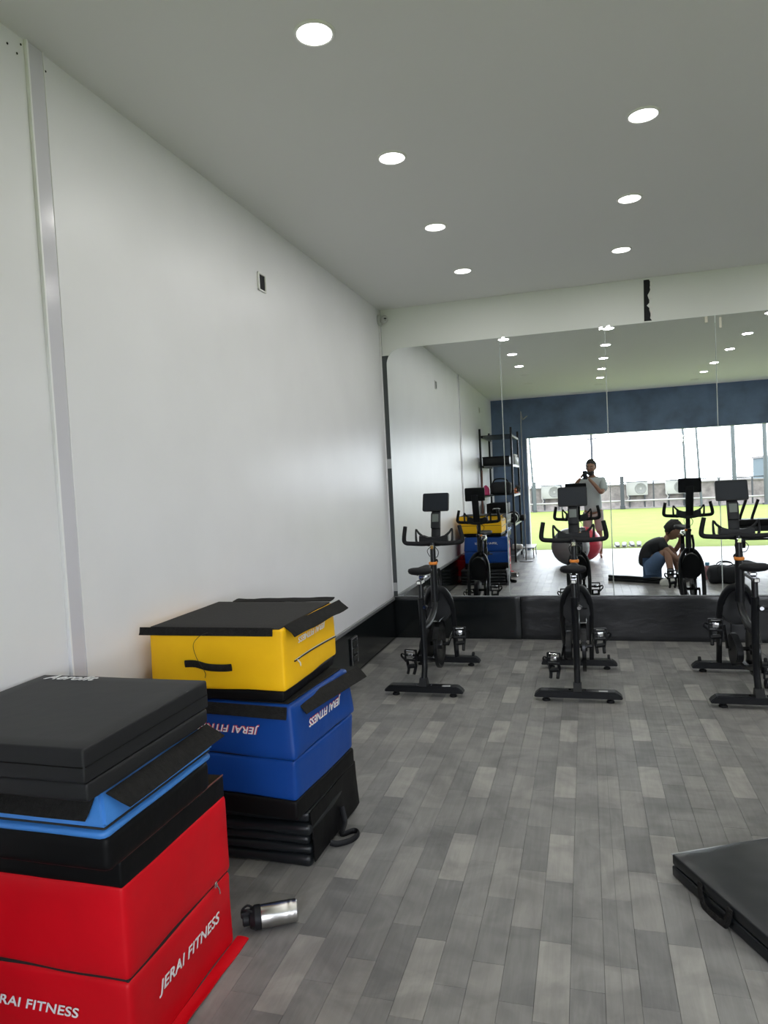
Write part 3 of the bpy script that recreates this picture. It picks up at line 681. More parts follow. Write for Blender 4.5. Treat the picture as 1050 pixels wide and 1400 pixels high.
b = nb(); flap(b, (-1.62, 2.945, .286), (-1.13, 2.945, .288), (0, .06, .004), .06, .004, 12, .006, 55); obj('back_flap', b, M_velc, T)
b = nb(); tube(b, [(-1.537, 2.385, .145), (-1.49, 2.382, .147), (-1.43, 2.372, .138), (-1.37, 2.380, .134), (-1.335, 2.385, .136)], .0145, 10, sub=4, flat=(.35, 1.0)); obj('carry_handle', b, M_velc, T)
b = nb(); tube(b, [(-1.416, 2.365, .275), (-1.45, 2.360, .262), (-1.481, 2.362, .228), (-1.474, 2.365, .18), (-1.45, 2.360, .145), (-1.44, 2.368, .115), (-1.447, 2.375, .095)], .0011, 5, sub=6); obj('loose_thread', b, M_thread, T)
b = nb(); tube(b, [(-1.1125, 2.48, .140), (-1.1110, 2.60, .142), (-1.1110, 2.75, .139), (-1.1115, 2.94, .130)], .003, 6, sub=4); zp = obj('zip_seam', b, M_thread, T)
b = nb(); tube(b, [(-1.110, 2.48, .146), (-1.109, 2.60, .148), (-1.109, 2.75, .145), (-1.110, 2.94, .136)], .0015, 6, sub=4); obj('seam_thread', b, M_wthread, zp)
b = nb(); tube(b, [(-1.109, 2.50, .141), (-1.105, 2.515, .125), (-1.106, 2.52, .112)], .003, 6); obj('zip_pull', b, M_wthread, zp)
b = nb(); tube(b, [(-1.70 + .02, 2.956, .155), (-1.13, 2.956, .150)], .003, 6); obj('zip_seam', b, M_thread, T)
lettering('lettering', 'JERAI FITNESS', RGU(-1.1125, 2.825, .230), .30, .030, M_wtxt, T)

# ------------------------------------------------------------------ steel shaker bottle on the floor
T = thing('shaker_bottle', 'stainless steel shaker bottle with black lid lying on the floor by the red box', 'bottle', (-1.100, 2.082, .039), math.radians(29))
Ma = basis((0, 0, 0), (0, 1, 0), (0, 0, 1), (1, 0, 0))
b = nb(); lathe(b, [(.036, -.012), (.0375, -.008), (.0375, .075), (.0365, .079), (.0375, .083), (.0375, .091), (.0360, .094), (.0365, .098), (.036, .108), (.033, .1115), (.03, .110), (0, .108)], 36, Ma); obj('body', b, M_steel, T)
b = nb(); lathe(b, [(.039, -.012), (.039, -.032), (.036, -.036), (.030, -.048), (.024, -.050), (.022, -.052), (.022, -.070), (.018, -.073), (0, -.073)], 30, Ma); ld = obj('lid', b, M_blkp, T)
b = nb(); box(b, -.078, -.046, -.012, .012, .008, .030, .005, 2); tube(b, [(-.04, -.014, .03), (-.055, -.014, .038), (-.072, 0, .034), (-.055, .014, .038), (-.04, .014, .03)], .004, 6, sub=3); obj('flip_cap', b, M_rub, ld)

# ------------------------------------------------------------------ black mat on the floor at the right
AM = math.radians(27)
T = thing('folding_mat', 'black vinyl folding mat lying flat on the floor at the right edge', 'exercise mat', (.25, 2.657, 0), AM)
b = nb(); soft(b, 0, .95, -.62, 0, .002, .040, .006, 16, .003, 60, 5, nz_=2); obj('lower_layer', b, M_bglo, T)
b = nb(); soft(b, .0, .95, -.62, .0, .043, .084, .008, 22, .0045, 61, 7, nz_=2); obj('upper_layer', b, M_bglo, T)
b = nb(); tube(b, [(-.004, -.17, .072), (-.008, -.175, .045), (-.014, -.20, .012), (-.016, -.25, .006), (-.012, -.30, .010), (-.008, -.315, .04), (-.004, -.32, .072)], .014, 8, sub=4, flat=(.25, 1)); obj('carry_strap', b, M_velc, T)
b = nb(); tube(b, [(0, 0.0, .080), (.95, 0.0, .080)], .0022, 6); obj('piping', b, M_tape, T)

# ------------------------------------------------------------------ exercise balls
for (c, r, m_, lab) in [((-.265, .80), .302, M_bgrey, 'grey exercise ball on the floor in front of the photographer'), ((-.055, .235), .29, M_bred, 'red exercise ball behind the grey ball beside the photographer')]:
    T = thing('exercise_ball', lab, 'exercise ball', (c[0], c[1], 0), 0, 'inflated exercise balls')
    b = nb()
    prof = []
    for k in range(49):
        a = -PI / 2 + PI * k / 48
        rr_ = r + (.0015 * math.cos(k * PI / 2) if 8 < k < 40 else 0)
        prof.append((max(0, rr_ * math.cos(a)) if 0 < k < 48 else 0, r + rr_ * math.sin(a)))
    lathe(b, prof, 48); obj('shell', b, m_, T, smooth=80)
    b = nb(); lathe(b, [(0, .004), (.008, .003), (.010, 0)], 12, basis((0, r * .985, r * 1.17), (1, 0, 0), (0, -.17, .985), (0, .985, .17))); obj('valve_plug', b, M_whitep, T)

# ------------------------------------------------------------------ people
def hand(name, w_, d, up, side, m_, parent, curl):
    """palm and five fingers; w_ wrist, d pointing direction, up back-of-hand normal, side thumb side"""
    w_ = Vector(w_); d = Vector(d).normalized(); up = Vector(up).normalized(); side = Vector(side).normalized()
    nd = [(*w_, .022, .018), (*(w_ + d * .045), .030, .016), (*(w_ + d * .08), .034, .014)]; ed = [(0, 1), (1, 2)]
    for k, (o_, L) in enumerate([(.027, .070), (.009, .078), (-.009, .072), (-.026, .056)]):
        p = w_ + d * .085 + side * o_; i = len(nd); nd.append((*p, .009)); ed.append((2, i)); cd_ = d.copy(); ang_ = 0
        for q in range(3):
            ang_ += curl; cd_ = d * math.cos(ang_) - up * math.sin(ang_); p = p + cd_ * L * (.42, .32, .26)[q]; nd.append((*p, (.0085, .008, .007)[q])); ed.append((len(nd) - 2, len(nd) - 1))
    p = w_ + d * .03 + side * .03; i = len(nd); nd.append((*p, .012)); ed.append((1, i))
    for q in range(2):
        p = p + (d * .6 + side * .55 - up * (.25 + .3 * q)).normalized() * .032; nd.append((*p, .0095 - .001 * q)); ed.append((len(nd) - 2, len(nd) - 1))
    return skin(name, nd, ed, m_, parent, 1)
def head(parent, c, M, m_skin=M_skin, beard=False):
    """head mesh: skull, jaw, nose, ears"""
    b = nb(); t = bmesh.new(); bmesh.ops.create_uvsphere(t, u_segments=20, v_segments=14, radius=1)
    for v in t.verts:
        x, y, z = v.co
        jaw = max(0, -z)
        v.co = Vector((x * .078 * (1 - .28 * jaw), y * .096 * (1 - .12 * jaw) + .012 * jaw, z * .118))
    merge(b, t)
    sphere(b, (0, .097, -.012), (.013, .020, .024), u=10, v=8)            # nose
    sphere(b, (0, .086, -.055), (.026, .012, .007), u=10, v=6)            # lips
    for s in (-1, 1): sphere(b, (s * .078, -.004, -.008), (.010, .020, .030), u=10, v=8)
    b.transform(Matrix.Translation(c) @ M); o = obj('head', b, m_skin, parent, smooth=80)
    b = nb()
    for s in (-1, 1): sphere(b, (s * .030, .083, .012), (.013, .009, .008), u=10, v=8)
    b.transform(Matrix.Translation(c) @ M); obj('eye', b, M_shoe, o)
    b = nb()
    for s in (-1, 1): sphere(b, (s * .030, .0905, .012), (.006, .004, .006), u=8, v=6); tube(b, [(s * .015, .092, .032), (s * .032, .09, .037), (s * .05, .078, .03)], .004, 6)
    b.transform(Matrix.Translation(c) @ M); obj('iris_and_brow', b, M_hair, o)
    b = nb(); t = bmesh.new(); bmesh.ops.create_uvsphere(t, u_segments=28, v_segments=18, radius=1)
    for v in t.verts:
        x, y, z = v.co
        k = 1.04 + .16 * mn.noise(Vector((x * 6, y * 6, z * 6)))
        f_ = min(1, max(0, (y - .05) / .4)) * min(1, max(0, (.62 - z) / .35)); k *= 1 - .34 * f_ * f_ * (3 - 2 * f_)
        if z < -.55: k *= .86
        v.co = Vector((x * .090 * k, (y * .104 - .020) * k, (z * .118 + .028) * k))
    merge(b, t); b.transform(Matrix.Translation(c) @ M); obj('hair', b, M_hair, parent, smooth=80)
    if beard:
        b = nb(); t = bmesh.new(); bmesh.ops.create_uvsphere(t, u_segments=20, v_segments=12, radius=1)
        for v in t.verts:
            x, y, z = v.co; v.co = Vector((x * .066, y * .070 + .038, z * .048 - .082))
        merge(b, t); b.transform(Matrix.Translation(c) @ M); obj('beard', b, M_hair, parent, smooth=80)
    return o
# --- photographer
T = thing('person', 'standing bearded person in a pale grey shirt holding up a phone, seen in the mirror', 'person', (.12, -.29, 0), math.radians(6))
N = [(0, 0, .90, .13, .10), (0, 0, 1.08, .12, .09), (0, .0, 1.25, .14, .095), (0, -.005, 1.36, .10, .075), (0, .0, 1.43, .050), (0, .015, 1.50, .05),
     (.17, 0, 1.355, .052), (.205, .08, 1.21, .045), (.165, .19, 1.13, .040), (.07, .225, 1.27, .034), (-.035, .235, 1.395, .024),
     (-.17, 0, 1.355, .052), (-.25, .09, 1.27, .045), (-.28, .17, 1.235, .040), (-.235, .21, 1.33, .033), (-.165, .235, 1.405, .024),
     (.085, 0, .80, .085), (.095, .02, .50, .056), (.10, .0, .28, .048), (.105, -.02, .08, .033), (.11, .03, .03, .032, .026), (.125, .12, .022, .034, .018),
     (-.085, 0, .80, .085), (-.10, .03, .50, .056), (-.10, .0, .28, .048), (-.105, -.02, .08, .033), (-.11, .03, .03, .032, .026), (-.125, .12, .022, .034, .018)]
Ed = [(0, 1), (1, 2), (2, 3), (3, 4), (4, 5), (3, 6), (6, 7), (7, 8), (8, 9), (9, 10), (3, 11), (11, 12), (12, 13), (13, 14), (14, 15), (0, 16), (16, 17), (17, 18), (18, 19), (19, 20), (20, 21), (0, 22), (22, 23), (23, 24), (24, 25), (25, 26), (26, 27)]
body = skin('body', N, Ed, M_skin, T)
head(T, Vector((-.01, .035, 1.575)), Matrix.Rotation(math.radians(8), 4, 'Z') @ Matrix.Rotation(math.radians(-6), 4, 'X'), beard=True)
hand('hand', (-.035, .235, 1.395), (-.65, .25, .75), (.25, .95, 0), (-.4, 0, .9), M_skin, T, .55)
hand('hand', (-.165, .235, 1.405), (.55, .25, .75), (-.25, .95, 0), (.4, 0, .9), M_skin, T, .55)
Nt = [(0, 0, .76, .175, .135), (0, 0, .95, .165, .13), (0, 0, 1.10, .155, .12), (0, 0, 1.25, .160, .12), (0, -.005, 1.355, .12, .09), (0, 0, 1.40, .07, .06),
      (.17, 0, 1.35, .075), (.205, .08, 1.22, .070), (.185, .145, 1.165, .066), (-.17, 0, 1.35, .075), (-.25, .09, 1.275, .070), (-.268, .135, 1.253, .062)]
skin('shirt', Nt, [(0, 1), (1, 2), (2, 3), (3, 4), (4, 5), (4, 6), (6, 7), (7, 8), (4, 9), (9, 10), (10, 11)], M_shirt, T)
skin('shorts', [(0, 0, .86, .15, .115), (.09, 0, .76, .10), (.098, .012, .58, .088), (.10, .015, .44, .085), (-.09, 0, .76, .10), (-.10, .02, .58, .088), (-.10, .02, .44, .085)], [(0, 1), (1, 2), (2, 3), (0, 4), (4, 5), (5, 6)], M_short, T)
P = thing('phone', 'dark smartphone held up by the standing person', 'phone', (.005, -.0165, 1.452), math.atan2(-FW.x, FW.y))
b = nb(); box(b, -.037, .037, -.0045, .0035, -.075, .075, .003, 2); obj('body', b, M_scr, P)
b = nb(); box(b, -.030, .006, .0035, .0058, .036, .071, .003, 2); obj('camera_bump', b, M_blkp, P)
# --- seated person
T = thing('person', 'seated person with bowed head, black top and blue shorts, sitting on the floor mat', 'person', (.76, 2.80, 0))
N = [(0, 0, .205, .11, .10), (.0, 0, .30, .10, .11), (.05, 0, .42, .10, .12), (.14, 0, .51, .085, .11), (.215, .0, .565, .05), (.265, 0, .60, .045),
     (.15, .15, .50, .050), (.26, .20, .37, .042), (.345, .16, .30, .036), (.40, .06, .38, .030), (.40, .02, .43, .024),
     (.15, -.15, .50, .050), (.25, -.20, .38, .042), (.36, -.16, .40, .036), (.40, -.06, .52, .028), (.40, -.02, .58, .022),
     (.02, .10, .185, .085), (.12, .15, .32, .075), (.205, .17, .43, .058), (.225, .23, .32, .048), (.235, .275, .20, .042), (.23, .32, .085, .034), (.28, .325, .045, .032, .028),
     (.04, -.10, .185, .085), (.15, -.13, .32, .072), (.27, -.14, .45, .056), (.33, -.14, .34, .048), (.36, -.14, .20, .040), (.375, -.14, .12, .034), (.44, -.14, .105, .030, .02)]
Ed = [(0, 1), (1, 2), (2, 3), (3, 4), (4, 5), (3, 6), (6, 7), (7, 8), (8, 9), (9, 10), (3, 11), (11, 12), (12, 13), (13, 14), (14, 15), (0, 16), (16, 17), (17, 18), (18, 19), (19, 20), (20, 21), (21, 22), (0, 23), (23, 24), (24, 25), (25, 26), (26, 27), (27, 28), (28, 29)]
skin('body', N, Ed, M_skin, T)
head(T, Vector((.31, 0, .665)), Matrix.Rotation(math.radians(-80), 4, 'Z') @ Matrix.Rotation(math.radians(-38), 4, 'X'))
hand('hand', (.40, .02, .43), (.3, -.3, .6), (.8, .3, 0), (0, .8, .4), M_skin, T, .5)
hand('hand', (.40, -.02, .58), (-.2, .1, .9), (.9, 0, .1), (0, .9, 0), M_skin, T, .5)
skin('top', [(-.005, 0, .19, .125, .125), (-.015, 0, .30, .115, .135), (.035, 0, .425, .115, .145), (.13, 0, .515, .10, .13), (.19, 0, .555, .065, .07), (.15, .14, .505, .068), (.215, .18, .43, .060), (.15, -.14, .505, .068), (.21, -.18, .43, .060)], [(0, 1), (1, 2), (2, 3), (3, 4), (3, 5), (5, 6), (3, 7), (7, 8)], M_btee, T)
skin('shorts', [(.02, 0, .205, .115, .13), (.03, .10, .205, .105), (.10, .145, .30, .10), (.17, .175, .405, .082), (.05, -.10, .205, .10), (.14, -.13, .30, .09), (.235, -.14, .415, .075)], [(0, 1), (1, 2), (2, 3), (0, 4), (4, 5), (5, 6)], M_denim, T)
skin('sock', [(.234, .262, .235, .050), (.234, .295, .15, .047), (.232, .32, .085, .040)], [(0, 1), (1, 2)], M_btee, T)
b = nb(); prism(b, [(.10, .0), (.36, 0), (.372, .02), (.36, .045), (.30, .068), (.26, .098), (.20, .108), (.13, .085), (.105, .06), (.095, .03)], -.045, .045, XZ(.322)); bmesh.ops.bevel(b, geom=b.edges[:], offset=.014, segments=3, affect='EDGES'); sh = obj('sneaker', b, M_shoe, T)
b = nb()
for k in range(3): box(b, .205 + k * .028, .215 + k * .028, .3665, .3695, .018, .062, M=Matrix.Translation((0, 0, 0)) @ Matrix.Shear('XY', 4, (0, 0)))
obj('stripe', b, M_dark, sh, smooth=0)
b = nb(); prism(b, [(.36, .09), (.58, .09), (.59, .108), (.57, .125), (.50, .15), (.45, .185), (.38, .185), (.355, .15)], -.042, .042, XZ(-.14)); bmesh.ops.bevel(b, geom=b.edges[:], offset=.013, segments=3, affect='EDGES'); obj('sneaker', b, M_shoe, T)

# ------------------------------------------------------------------ bag and bottle on the floor by the seated person
T = thing('duffel_bag', 'black duffel bag on the floor beside the seated person', 'bag', (1.66, 2.92, 0), math.radians(4))
b = nb(); soft(b, -.20, .20, -.12, .12, .003, .22, .05, 14, .020, 70, 9, bulge=.01); obj('body', b, M_btee, T)
b = nb(); tube(b, [(-.19, 0, .213), (-.1, 0, .228), (0, 0, .212), (.1, 0, .232), (.19, 0, .212)], .008, 6, sub=3); obj('zip', b, M_blks, T)
for s in (-1, 1):
    b = nb(); tube(b, [(-.10, s * .125, .10), (-.10, s * .11, .21), (-.05, s * .06, .265), (.05, s * .06, .262), (.10, s * .11, .21), (.10, s * .125, .10)], .010, 6, sub=4, flat=(.4, 1)); obj('handle', b, M_velc, T)
T = thing('water_bottle', 'pink water bottle with blue cap standing by the black bag', 'bottle', (1.50, 2.58, 0))
b = nb(); lathe(b, [(0, .001), (.032, .001), (.036, .006), (.036, .15), (.030, .175), (.020, .185), (0, .186)], 20); obj('body', b, M_pbot, T)
b = nb(); lathe(b, [(.02, .182), (.027, .184), (.027, .22), (.022, .226), (0, .227)], 18); obj('cap', b, M_cyan, T)

# ------------------------------------------------------------------ storage rack behind the camera
RX0, RX1, RY0, RY1 = -1.750, -1.215, -.92, .33
T = thing('storage_rack', 'tall black metal storage rack against the left wall, seen in the mirror', 'shelf')
for (x, y, m_) in ((RX0, RY1, 'a'), (RX1, RY1, 'b'), (RX0, RY0, 'c'), (RX1, RY0, 'd')):
    b = nb(); box(b, x, x + .035, y - .035, y, 0.012, 2.34, .003); pt = obj('upright', b, M_blkm, T, smooth=0)
    b = nb(); box(b, x - .008, x + .043, y - .043, y + .008, 0, .012, .002); obj('foot_plate', b, M_gtrim, pt, smooth=0)
SH = [2.21, 1.69, 1.17, .66, .13]
for z in SH:
    b = nb(); box(b, RX0 + .004, RX1 + .031, RY0 - .03, RY1 - .004, z, z + .012, .002); sh = obj('shelf_board', b, M_blkm, T, smooth=0)
    for xx in (RX0 + .035, RX1 + .002):
        b = nb(); box(b, xx, xx + .03, RY0, RY1 - .036, z - .03, z, .002); obj('side_rail', b, M_gtrim if xx > -1.3 else M_blkm, sh, smooth=0)
def put(name, label, cat, x, y, z, parts, rz=0, group=None):
    t = thing(name, label, cat, (x, y, z), rz, group)
    for pn, bm_, m_ in parts: obj(pn, bm_, m_, t)
    return t
Z2, Z3, Z4, Z5 = SH[1] + .0125, SH[2] + .0125, SH[3] + .0125, SH[4] + .0125
b = nb(); soft(b, -.23, .23, -.16, .16, 0, .135, .012, 6, .002, 80); c = nb(); box(c, -.236, .236, -.166, .166, .13, .15, .006)
put('storage_box', 'wide black storage box on the second shelf of the rack', 'box', -1.475, .12, Z2, [('body', b, M_blkp), ('lid', c, M_bvin)])
for k, (y, h, lab) in enumerate([(-.40, .20, 'clear bottle on the rack shelf, nearer the mirror'), (-.62, .20, 'clear bottle on the rack shelf between two others'), (-.80, .20, 'clear bottle on the rack shelf nearest the opening')]):
    b = nb(); lathe(b, [(0, 0), (.034, 0), (.037, .006), (.037, .13), (.030, .15), (.016, .165), (.016, .175), (0, .175)], 18); c = nb(); lathe(c, [(.016, .168), (.019, .17), (.019, .195), (0, .197)], 14)
    put('water_bottle', lab, 'bottle', -1.22, y, Z2, [('body', b, M_clear), ('cap', c, M_whitep)], group='bottles on the rack')
b = nb(); soft(b, -.19, .19, -.20, .20, 0, .22, .07, 12, .02, 81, 7); c = nb(); tube(c, [(-.15, .1, .18), (-.10, .05, .27), (.08, .05, .265), (.14, .1, .18)], .012, 8, sub=4)
put('gym_bag', 'black gym bag on the middle shelf of the rack', 'bag', -1.42, .06, Z3, [('body', b, M_btee), ('handle', c, M_velc)])
b = nb(); soft(b, -.06, .06, -.06, .06, 0, .17, .04, 8, .02, 82, 14, taper=.8)
put('cloth', 'bundle of pink cloth on the middle rack shelf beside the black bag', 'cloth', -1.675, .24, Z3, [('folds', b, M_pink)])
for k, (y, m_, lab) in enumerate([(-.30, M_orange, 'orange and grey coiled resistance band on the middle rack shelf'), (-.52, M_pink, 'red coiled resistance band on the middle rack shelf'), (-.74, M_cloth, 'pale coiled resistance band at the back of the middle rack shelf')]):
    b = nb()
    pts = [(.05 * math.cos(a * .9), .05 * math.sin(a * .9), .012 + .006 * a) for a in [q * .45 for q in range(34)]]
    tube(b, pts, .010, 6); c = nb(); tube(c, [(.05, 0, .02), (.07, .02, .09), (.04, .05, .14)], .012, 8, sub=3)
    put('resistance_band', lab, 'exercise band', -1.24, y, Z3, [('coil', b, m_), ('handle', c, M_rub)], group='coiled bands on the rack')
for k, (y, lab) in enumerate([(.14, 'black storage crate on the fourth rack shelf nearest the mirror'), (-.25, 'black storage crate on the fourth rack shelf in the middle')]):
    b = nb(); soft(b, -.17, .17, -.15, .15, 0, .36, .015, 6, .002, 83 + k); c = nb(); tube(c, [(-.06, .155, .25), (-.05, .17, .27), (.05, .17, .27), (.06, .155, .25)], .008, 6, sub=3)
    put('storage_crate', lab, 'crate', -1.50, y, Z4, [('body', b, M_bvin), ('handle', c, M_chrome)], group='crates on the rack')
for k, (y, r, lab) in enumerate([(.22, .085, 'round weight plate with pale rim leaning on the rack shelf front'), (.13, .10, 'large dark weight plate behind the pale-rimmed one')]):
    b = nb(); lathe(b, [(.018, -.018), (r, -.018), (r + .004, -.010), (r + .004, .010), (r, .018), (.018, .018), (.018, -.018)], 32, basis((0, 0, r + .006), (1, 0, 0), (0, 0, 1), (0, -1, 0))); c = nb(); lathe(c, [(r - .004, -.021), (r + .006, -.021), (r + .007, .021), (r - .004, .021), (r - .004, -.021)], 32, basis((0, 0, r + .006), (1, 0, 0), (0, 0, 1), (0, -1, 0)))
    put('weight_plate', lab, 'weight plate', -1.15 - .08, y, Z4, [('disc', b, M_rub), ('rim', c, M_greenw if k == 0 else M_rub)], group='weight plates on the rack')
for k, y in enumerate((-.50, -.64, -.78)):
    b = nb(); tube(b, [(-.06, 0, .06), (.06, 0, .06)], .015, 10); parts = [('grip', b, M_chrome)]
    for s in (-1, 1):
        c = nb(); lathe(c, [(0, -.04), (.052, -.04), (.058, -.032), (.058, .032), (.052, .04), (0, .04)], 6, basis((s * .10, 0, .052), (0, 1, 0), (0, 0, 1), (1, 0, 0))); parts.append(('weight_head', c, M_rub))
    put('dumbbell', ['hex dumbbell on the rack nearest the mirror', 'hex dumbbell on the rack between two others', 'hex dumbbell on the rack nearest the opening'][k], 'dumbbell', -1.23, y, Z4, parts, group='hex dumbbells on the rack')
b = nb(); soft(b, -.10, .10, -.09, .09, 0, .09, .03, 8, .012, 90, 12)
put('towel', 'crumpled pale towel on the lowest rack shelf', 'towel', -1.25, -.6, Z5, [('folds', b, M_cloth)])
b = nb(); tube(b, [(0, 0, .01), (.02, -.10, 1.62)], .013, 8); c = nb(); tube(c, [(0, 0, .002), (0, 0, .06)], .018, 8)
put('wooden_stick', 'brown wooden stick leaning on the wall beside the rack', 'stick', -1.735, .45, 0, [('shaft', b, M_wood), ('tip', c, M_rub)])
b = nb(); tube(b, [(0, 0, .02), (0, 0, 2.42), (.03, -.02, 2.46), (.10, -.10, 2.53)], .009, 8, sub=3); c = nb(); lathe(c, [(0, 0), (.12, 0), (.12, .012), (.02, .022), (0, .022)], 20)
put('pole_stand', 'thin metal pole stand with bent tip beside the rack', 'stand', -1.03, .18, 0, [('pole', b, M_gtrim), ('base', c, M_gtrim)])
# low steel step beside rack
T = thing('low_bench', 'low steel-framed bench on the floor at the foot of the rack', 'bench', (-1.02, -.62, 0))
b = nb(); box(b, -.10, .10, -.35, .35, .175, .195, .004); obj('seat_plate', b, M_gtrim, T, smooth=0)
for s in (-1, 1):
    for q in (-1, 1):
        b = nb(); tube(b, [(s * .09, q * .34, .0), (s * .08, q * .30, .176)], .011, 8); obj('leg', b, M_chrome, T)

# ------------------------------------------------------------------ machine seen at the right edge of the mirror
T = thing('weight_bench', 'black padded exercise bench with two slanted handle bars at the mirror right edge', 'bench', (2.45, 1.35, 0))
b = nb(); soft(b, -.42, .60, -.16, .16, .60, .70, .03, 10, .003, 95); obj('pad', b, M_bvin, T)
b = nb(); box(b, -.40, .58, -.03, .03, .52, .60, .006); box(b, -.40, .58, -.13, -.09, .40, .43, .006); box(b, -.40, .58, .09, .13, .40, .43, .006); obj('frame', b, M_blkm, T, smooth=0)
for s in (-1, 1):
    for x in (-.34, .50):
        b = nb(); tube(b, [(x, s * .06, .56), (x + .02, s * .20, .02)], .02, 8); lg = obj('leg', b, M_blkm, T)
        b = nb(); sphere(b, (x + .02, s * .20, .02), .026, u=10, v=8); obj('rubber_foot', b, M_rub, lg)
for x in (-.33, -.17):
    b = nb(); tube(b, [(x, .0, .60), (x + .03, 0, .74), (x + .11, 0, .98)], [.02, .02, .022], 10); obj('handle_bar', b, M_rub, T)
b = nb(); box(b, -.36, -.25, -.06, .06, .28, .48, .01); obj('weight_housing', b, M_blkp, T, smooth=0)
for k, (x, y, lab) in enumerate([(2.62, 1.37, 'rolled pale towel on the black bench, nearer the handles'), (2.85, 1.35, 'rolled pale towel on the far end of the black bench')]):
    t = thing('rolled_towel', lab, 'towel', (x, y, .706), 0, 'rolled towels on the bench')
    b = nb(); lathe(b, [(0, -.10), (.03, -.10), (.042, -.09), (.044, .09), (.03, .10), (0, .10)], 18, basis((0, 0, .043), (0, 1, 0), (0, 0, 1), (1, 0, 0))); obj('roll', b, M_cloth, t)

# ------------------------------------------------------------------ outside: turf terrace, parapet, fence, air conditioners, poles
b = nb(); box(b, -40, 45, -18.62, YB - .2, -.12, -.002); box(b, XL, XR, YB - .21, YB - .04, -.1, -.001); struct(obj('turf_ground', b, M_turf, smooth=0))
b = nb(); box(b, -600, 600, -900, -19.2, -9.2, -9.0); struct(obj('distant_ground', b, M_land, smooth=0))
b = nb(); box(b, -40, 45, -19.2, -19.0, -9, .98); pw = struct(obj('wall_parapet', b, M_stone, smooth=0))
b = nb(); box(b, -40, 45, -19.25, -18.95, .98, 1.03, .01); obj('coping', b, M_cop, pw, smooth=0)
T = thing('fence', 'dark steel post-and-rail fence along the far edge of the turf', 'fence', (0, -18.5, 0))
b = nb(); box(b, -26, 30, -.02, .02, 1.10, 1.14); obj('top_rail', b, M_fence, T, smooth=0)
b = nb(); tube(b, [(-26, .03, .335), (30, .03, .335)], .035, 8); obj('pipe_rail', b, M_pipe, T)
b = nb(); box(b, -26, 30, -.05, .05, 0, .05); obj('kerb', b, M_cop, T, smooth=0)
x = -12.1
pmesh = None
while x < 15:
    if pmesh is None:
        b = nb(); box(b, -.028, .028, -.028, .028, 0, 1.12); po = obj('post', b, M_fence, T, smooth=0); pmesh = po.data
    else:
        po = bpy.data.objects.new('post', pmesh); COL.objects.link(po); po.parent = T
    po.location = (x, 0, 0); x += 1.2375
for k, (x0, lab) in enumerate([(1.51, 'thick dark steel post standing in front of the fence, near the middle')]):
    t = thing('steel_post', lab, 'post', (x0, -18.35, 0)); b = nb(); box(b, -.075, .075, -.05, .05, .14 if k == 0 else 0, 1.37, .01); obj('column', b, M_fence if k == 0 else M_pole, t, smooth=0); b = nb(); box(b, -.10, .10, -.08, .08, 0, .15, .01); obj('foot', b, M_fence, t, smooth=0)
for k, (x0, lab) in enumerate([(-1.40, 'white outdoor air-conditioner unit nearest the navy pier'), (2.12, 'white outdoor air-conditioner unit beside the thick dark post'), (3.66, 'white outdoor air-conditioner unit behind the right bike reflection')]):
    t = thing('air_conditioner', lab, 'air conditioner', (x0, -18.80, .55), 0, 'outdoor air-conditioner units by the parapet')
    b = nb(); box(b, -.42, .42, -.16, .16, 0, .55, .015, 2); obj('casing', b, M_ac, t)
    Mg = basis((.14, .162, .28), (1, 0, 0), (0, 0, 1), (0, -1, 0))
    b = nb(); lathe(b, [(0, -.004), (.215, -.004), (.225, -.010), (.235, 0)], 28, Mg); fo = obj('fan_opening', b, M_acg, t)
    b = nb()
    for q in range(4):
        r0 = .05 + .05 * q; lathe(b, [(r0, -.014), (r0 + .006, -.018), (r0 + .012, -.014), (r0, -.014)], 24, Mg)
    lathe(b, [(0, -.02), (.04, -.02), (.04, -.006)], 16, Mg); obj('fan_grille', b, M_ac, fo)
    b = nb()
    for s in (-1, 1): box(b, s * .3 - .03, s * .3 + .03, -.18, .18, -.06, 0); box(b, s * .3 - .02, s * .3 + .02, -.18, -.14, -.55, -.06); box(b, s * .3 - .02, s * .3 + .02, .14, .18, -.55, -.06)
    obj('stand', b, M_fence, t, smooth=0)
    b = nb(); tube(b, [(-.38, .17, .12), (-.40, .2, .02), (-.34, .2, -.1), (-.40, .2, -.2), (-.38, .15, -.4)], .02, 6, sub=4); obj('hose', b, M_pipe, t)
poles = [(-2.08, .045, -.05, 'slim grey pole by the navy pier beyond the fence'), (3.99, .05, -.03, 'grey pole with lamp heads beyond the right bike reflection'), (4.54, .045, -.05, 'thin grey pole right of the one with lamp heads'),
         (5.20, .016, -.03, 'very thin cable post between the grey poles'), (5.79, .085, -.015, 'thick grey pole beyond the fence, right of the thin cable post'), (6.92, .085, -.01, 'thick grey pole at the right edge of the opening')]
for k, (x0, r, lean, lab) in enumerate(poles):
    t = thing('pole', lab, 'pole', (x0, -18.25, 0), 0, 'tall poles around the turf')
    b = nb(); tube(b, [(0, 0, 0), (lean * 1.0, 0, 1.2), (lean * 6 * .8, 0, 6.0)], [r, r, r * .8], 10); obj('shaft', b, M_pole, t)
    b = nb(); lathe(b, [(0, .06), (r * 1.8, .06), (r * 2, 0)], 12); obj('base_plate', b, M_fence, t)
    if k == 0:
        b = nb(); box(b, -.075, .065, -.07, .07, .06, 1.30, .01); obj('sleeve', b, M_pole, t, smooth=0)
    if k == 1:
        for dz in (2.70, 2.86):
            b = nb(); box(b, -.30, .06, -.05, .05, dz, dz + .06, .01); box(b, -.28, -.08, .05, .12, dz - .05, dz + .09, .01); obj('lamp_head', b, M_ac, t, smooth=0)
T = thing('utility_pole', 'distant wooden utility pole with crossarm above the standing person', 'utility pole', (.88, -60, -9))
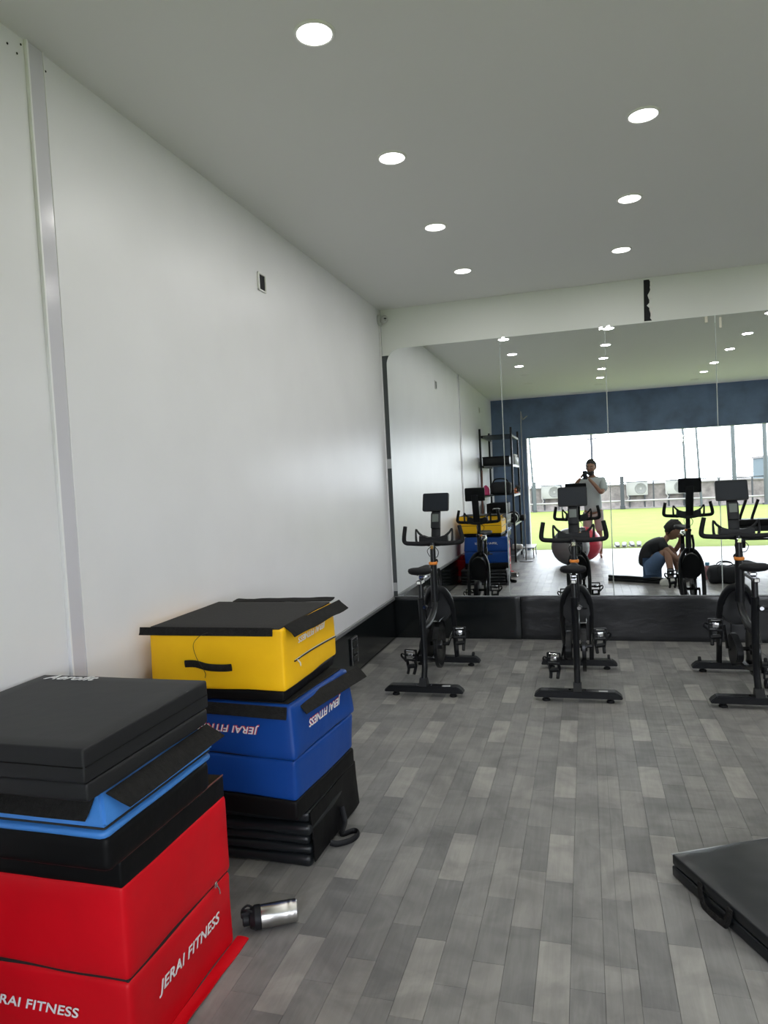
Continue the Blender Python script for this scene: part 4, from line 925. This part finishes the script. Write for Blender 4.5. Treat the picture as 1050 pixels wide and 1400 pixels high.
b = nb(); tube(b, [(0, 0, 0), (-.05, 0, 15.8)], [.15, .11], 8); obj('shaft', b, M_fence, T)
b = nb(); box(b, -.5, .45, -.05, .05, 14.1, 14.2); obj('crossarm', b, M_fence, T, smooth=0)
for x_ in (-.4, 0, .35):
    b = nb(); lathe(b, [(.03, 0), (.05, .05), (.05, .1), (0, .16)], 8, Matrix.Translation((x_, 0, 14.2))); obj('insulator', b, M_ac, T)
T = thing('building', 'pale blue-green building block far beyond the parapet at the right', 'building', (16.4, -60, -9))
b = nb(); box(b, -.75, .75, -2, 2, 0, 11.4); obj('tower_body', b, M_tower, T, smooth=0)
b = nb(); box(b, -.85, .85, -2.1, 2.1, 11.4, 11.6); obj('roof_slab', b, M_cop, T, smooth=0)
for z in (9.6, 10.5):
    b = nb(); box(b, -.4, .1, 2, 2.05, z, z + .5); obj('window', b, M_pole, T, smooth=0)
T = thing('building', 'small low pale building on the horizon beyond the parapet', 'building', (21.15, -90, -9))
b = nb(); box(b, -.7, .7, -4, 4, 0, 9.2); obj('hall_body', b, M_ac, T, smooth=0)
b = nb(); box(b, -.8, .8, -4.2, 4.2, 9.2, 9.35); obj('roof_slab', b, M_cop, T, smooth=0)
# shoes left at the edge of the turf
for k, (x0, y0, lab) in enumerate([(.64, -2.05, 'pair of grey shoes at the turf edge, left pair'), (.92, -2.12, 'pair of grey shoes at the turf edge, right pair')]):
    for s in (-1, 1):
        t = thing('shoe', ('left' if s < 0 else 'right') + ' shoe of the ' + lab, 'shoe', (x0 + s * .068, y0, .0), math.radians(5 * s), 'shoes at the turf edge')
        b = nb(); prism(b, [(-.13, .012), (.13, .012), (.132, .035), (.09, .055), (.03, .075), (-.06, .095), (-.12, .085)], -.04, .04, YZ(0)); bmesh.ops.bevel(b, geom=b.edges[:], offset=.012, segments=2, affect='EDGES'); obj('upper', b, M_bgrey, t)
        b = nb(); prism(b, [(-.135, 0), (.135, 0), (.138, .014), (-.138, .014)], -.043, .043, YZ(0)); obj('sole', b, M_shoe, t, smooth=0)
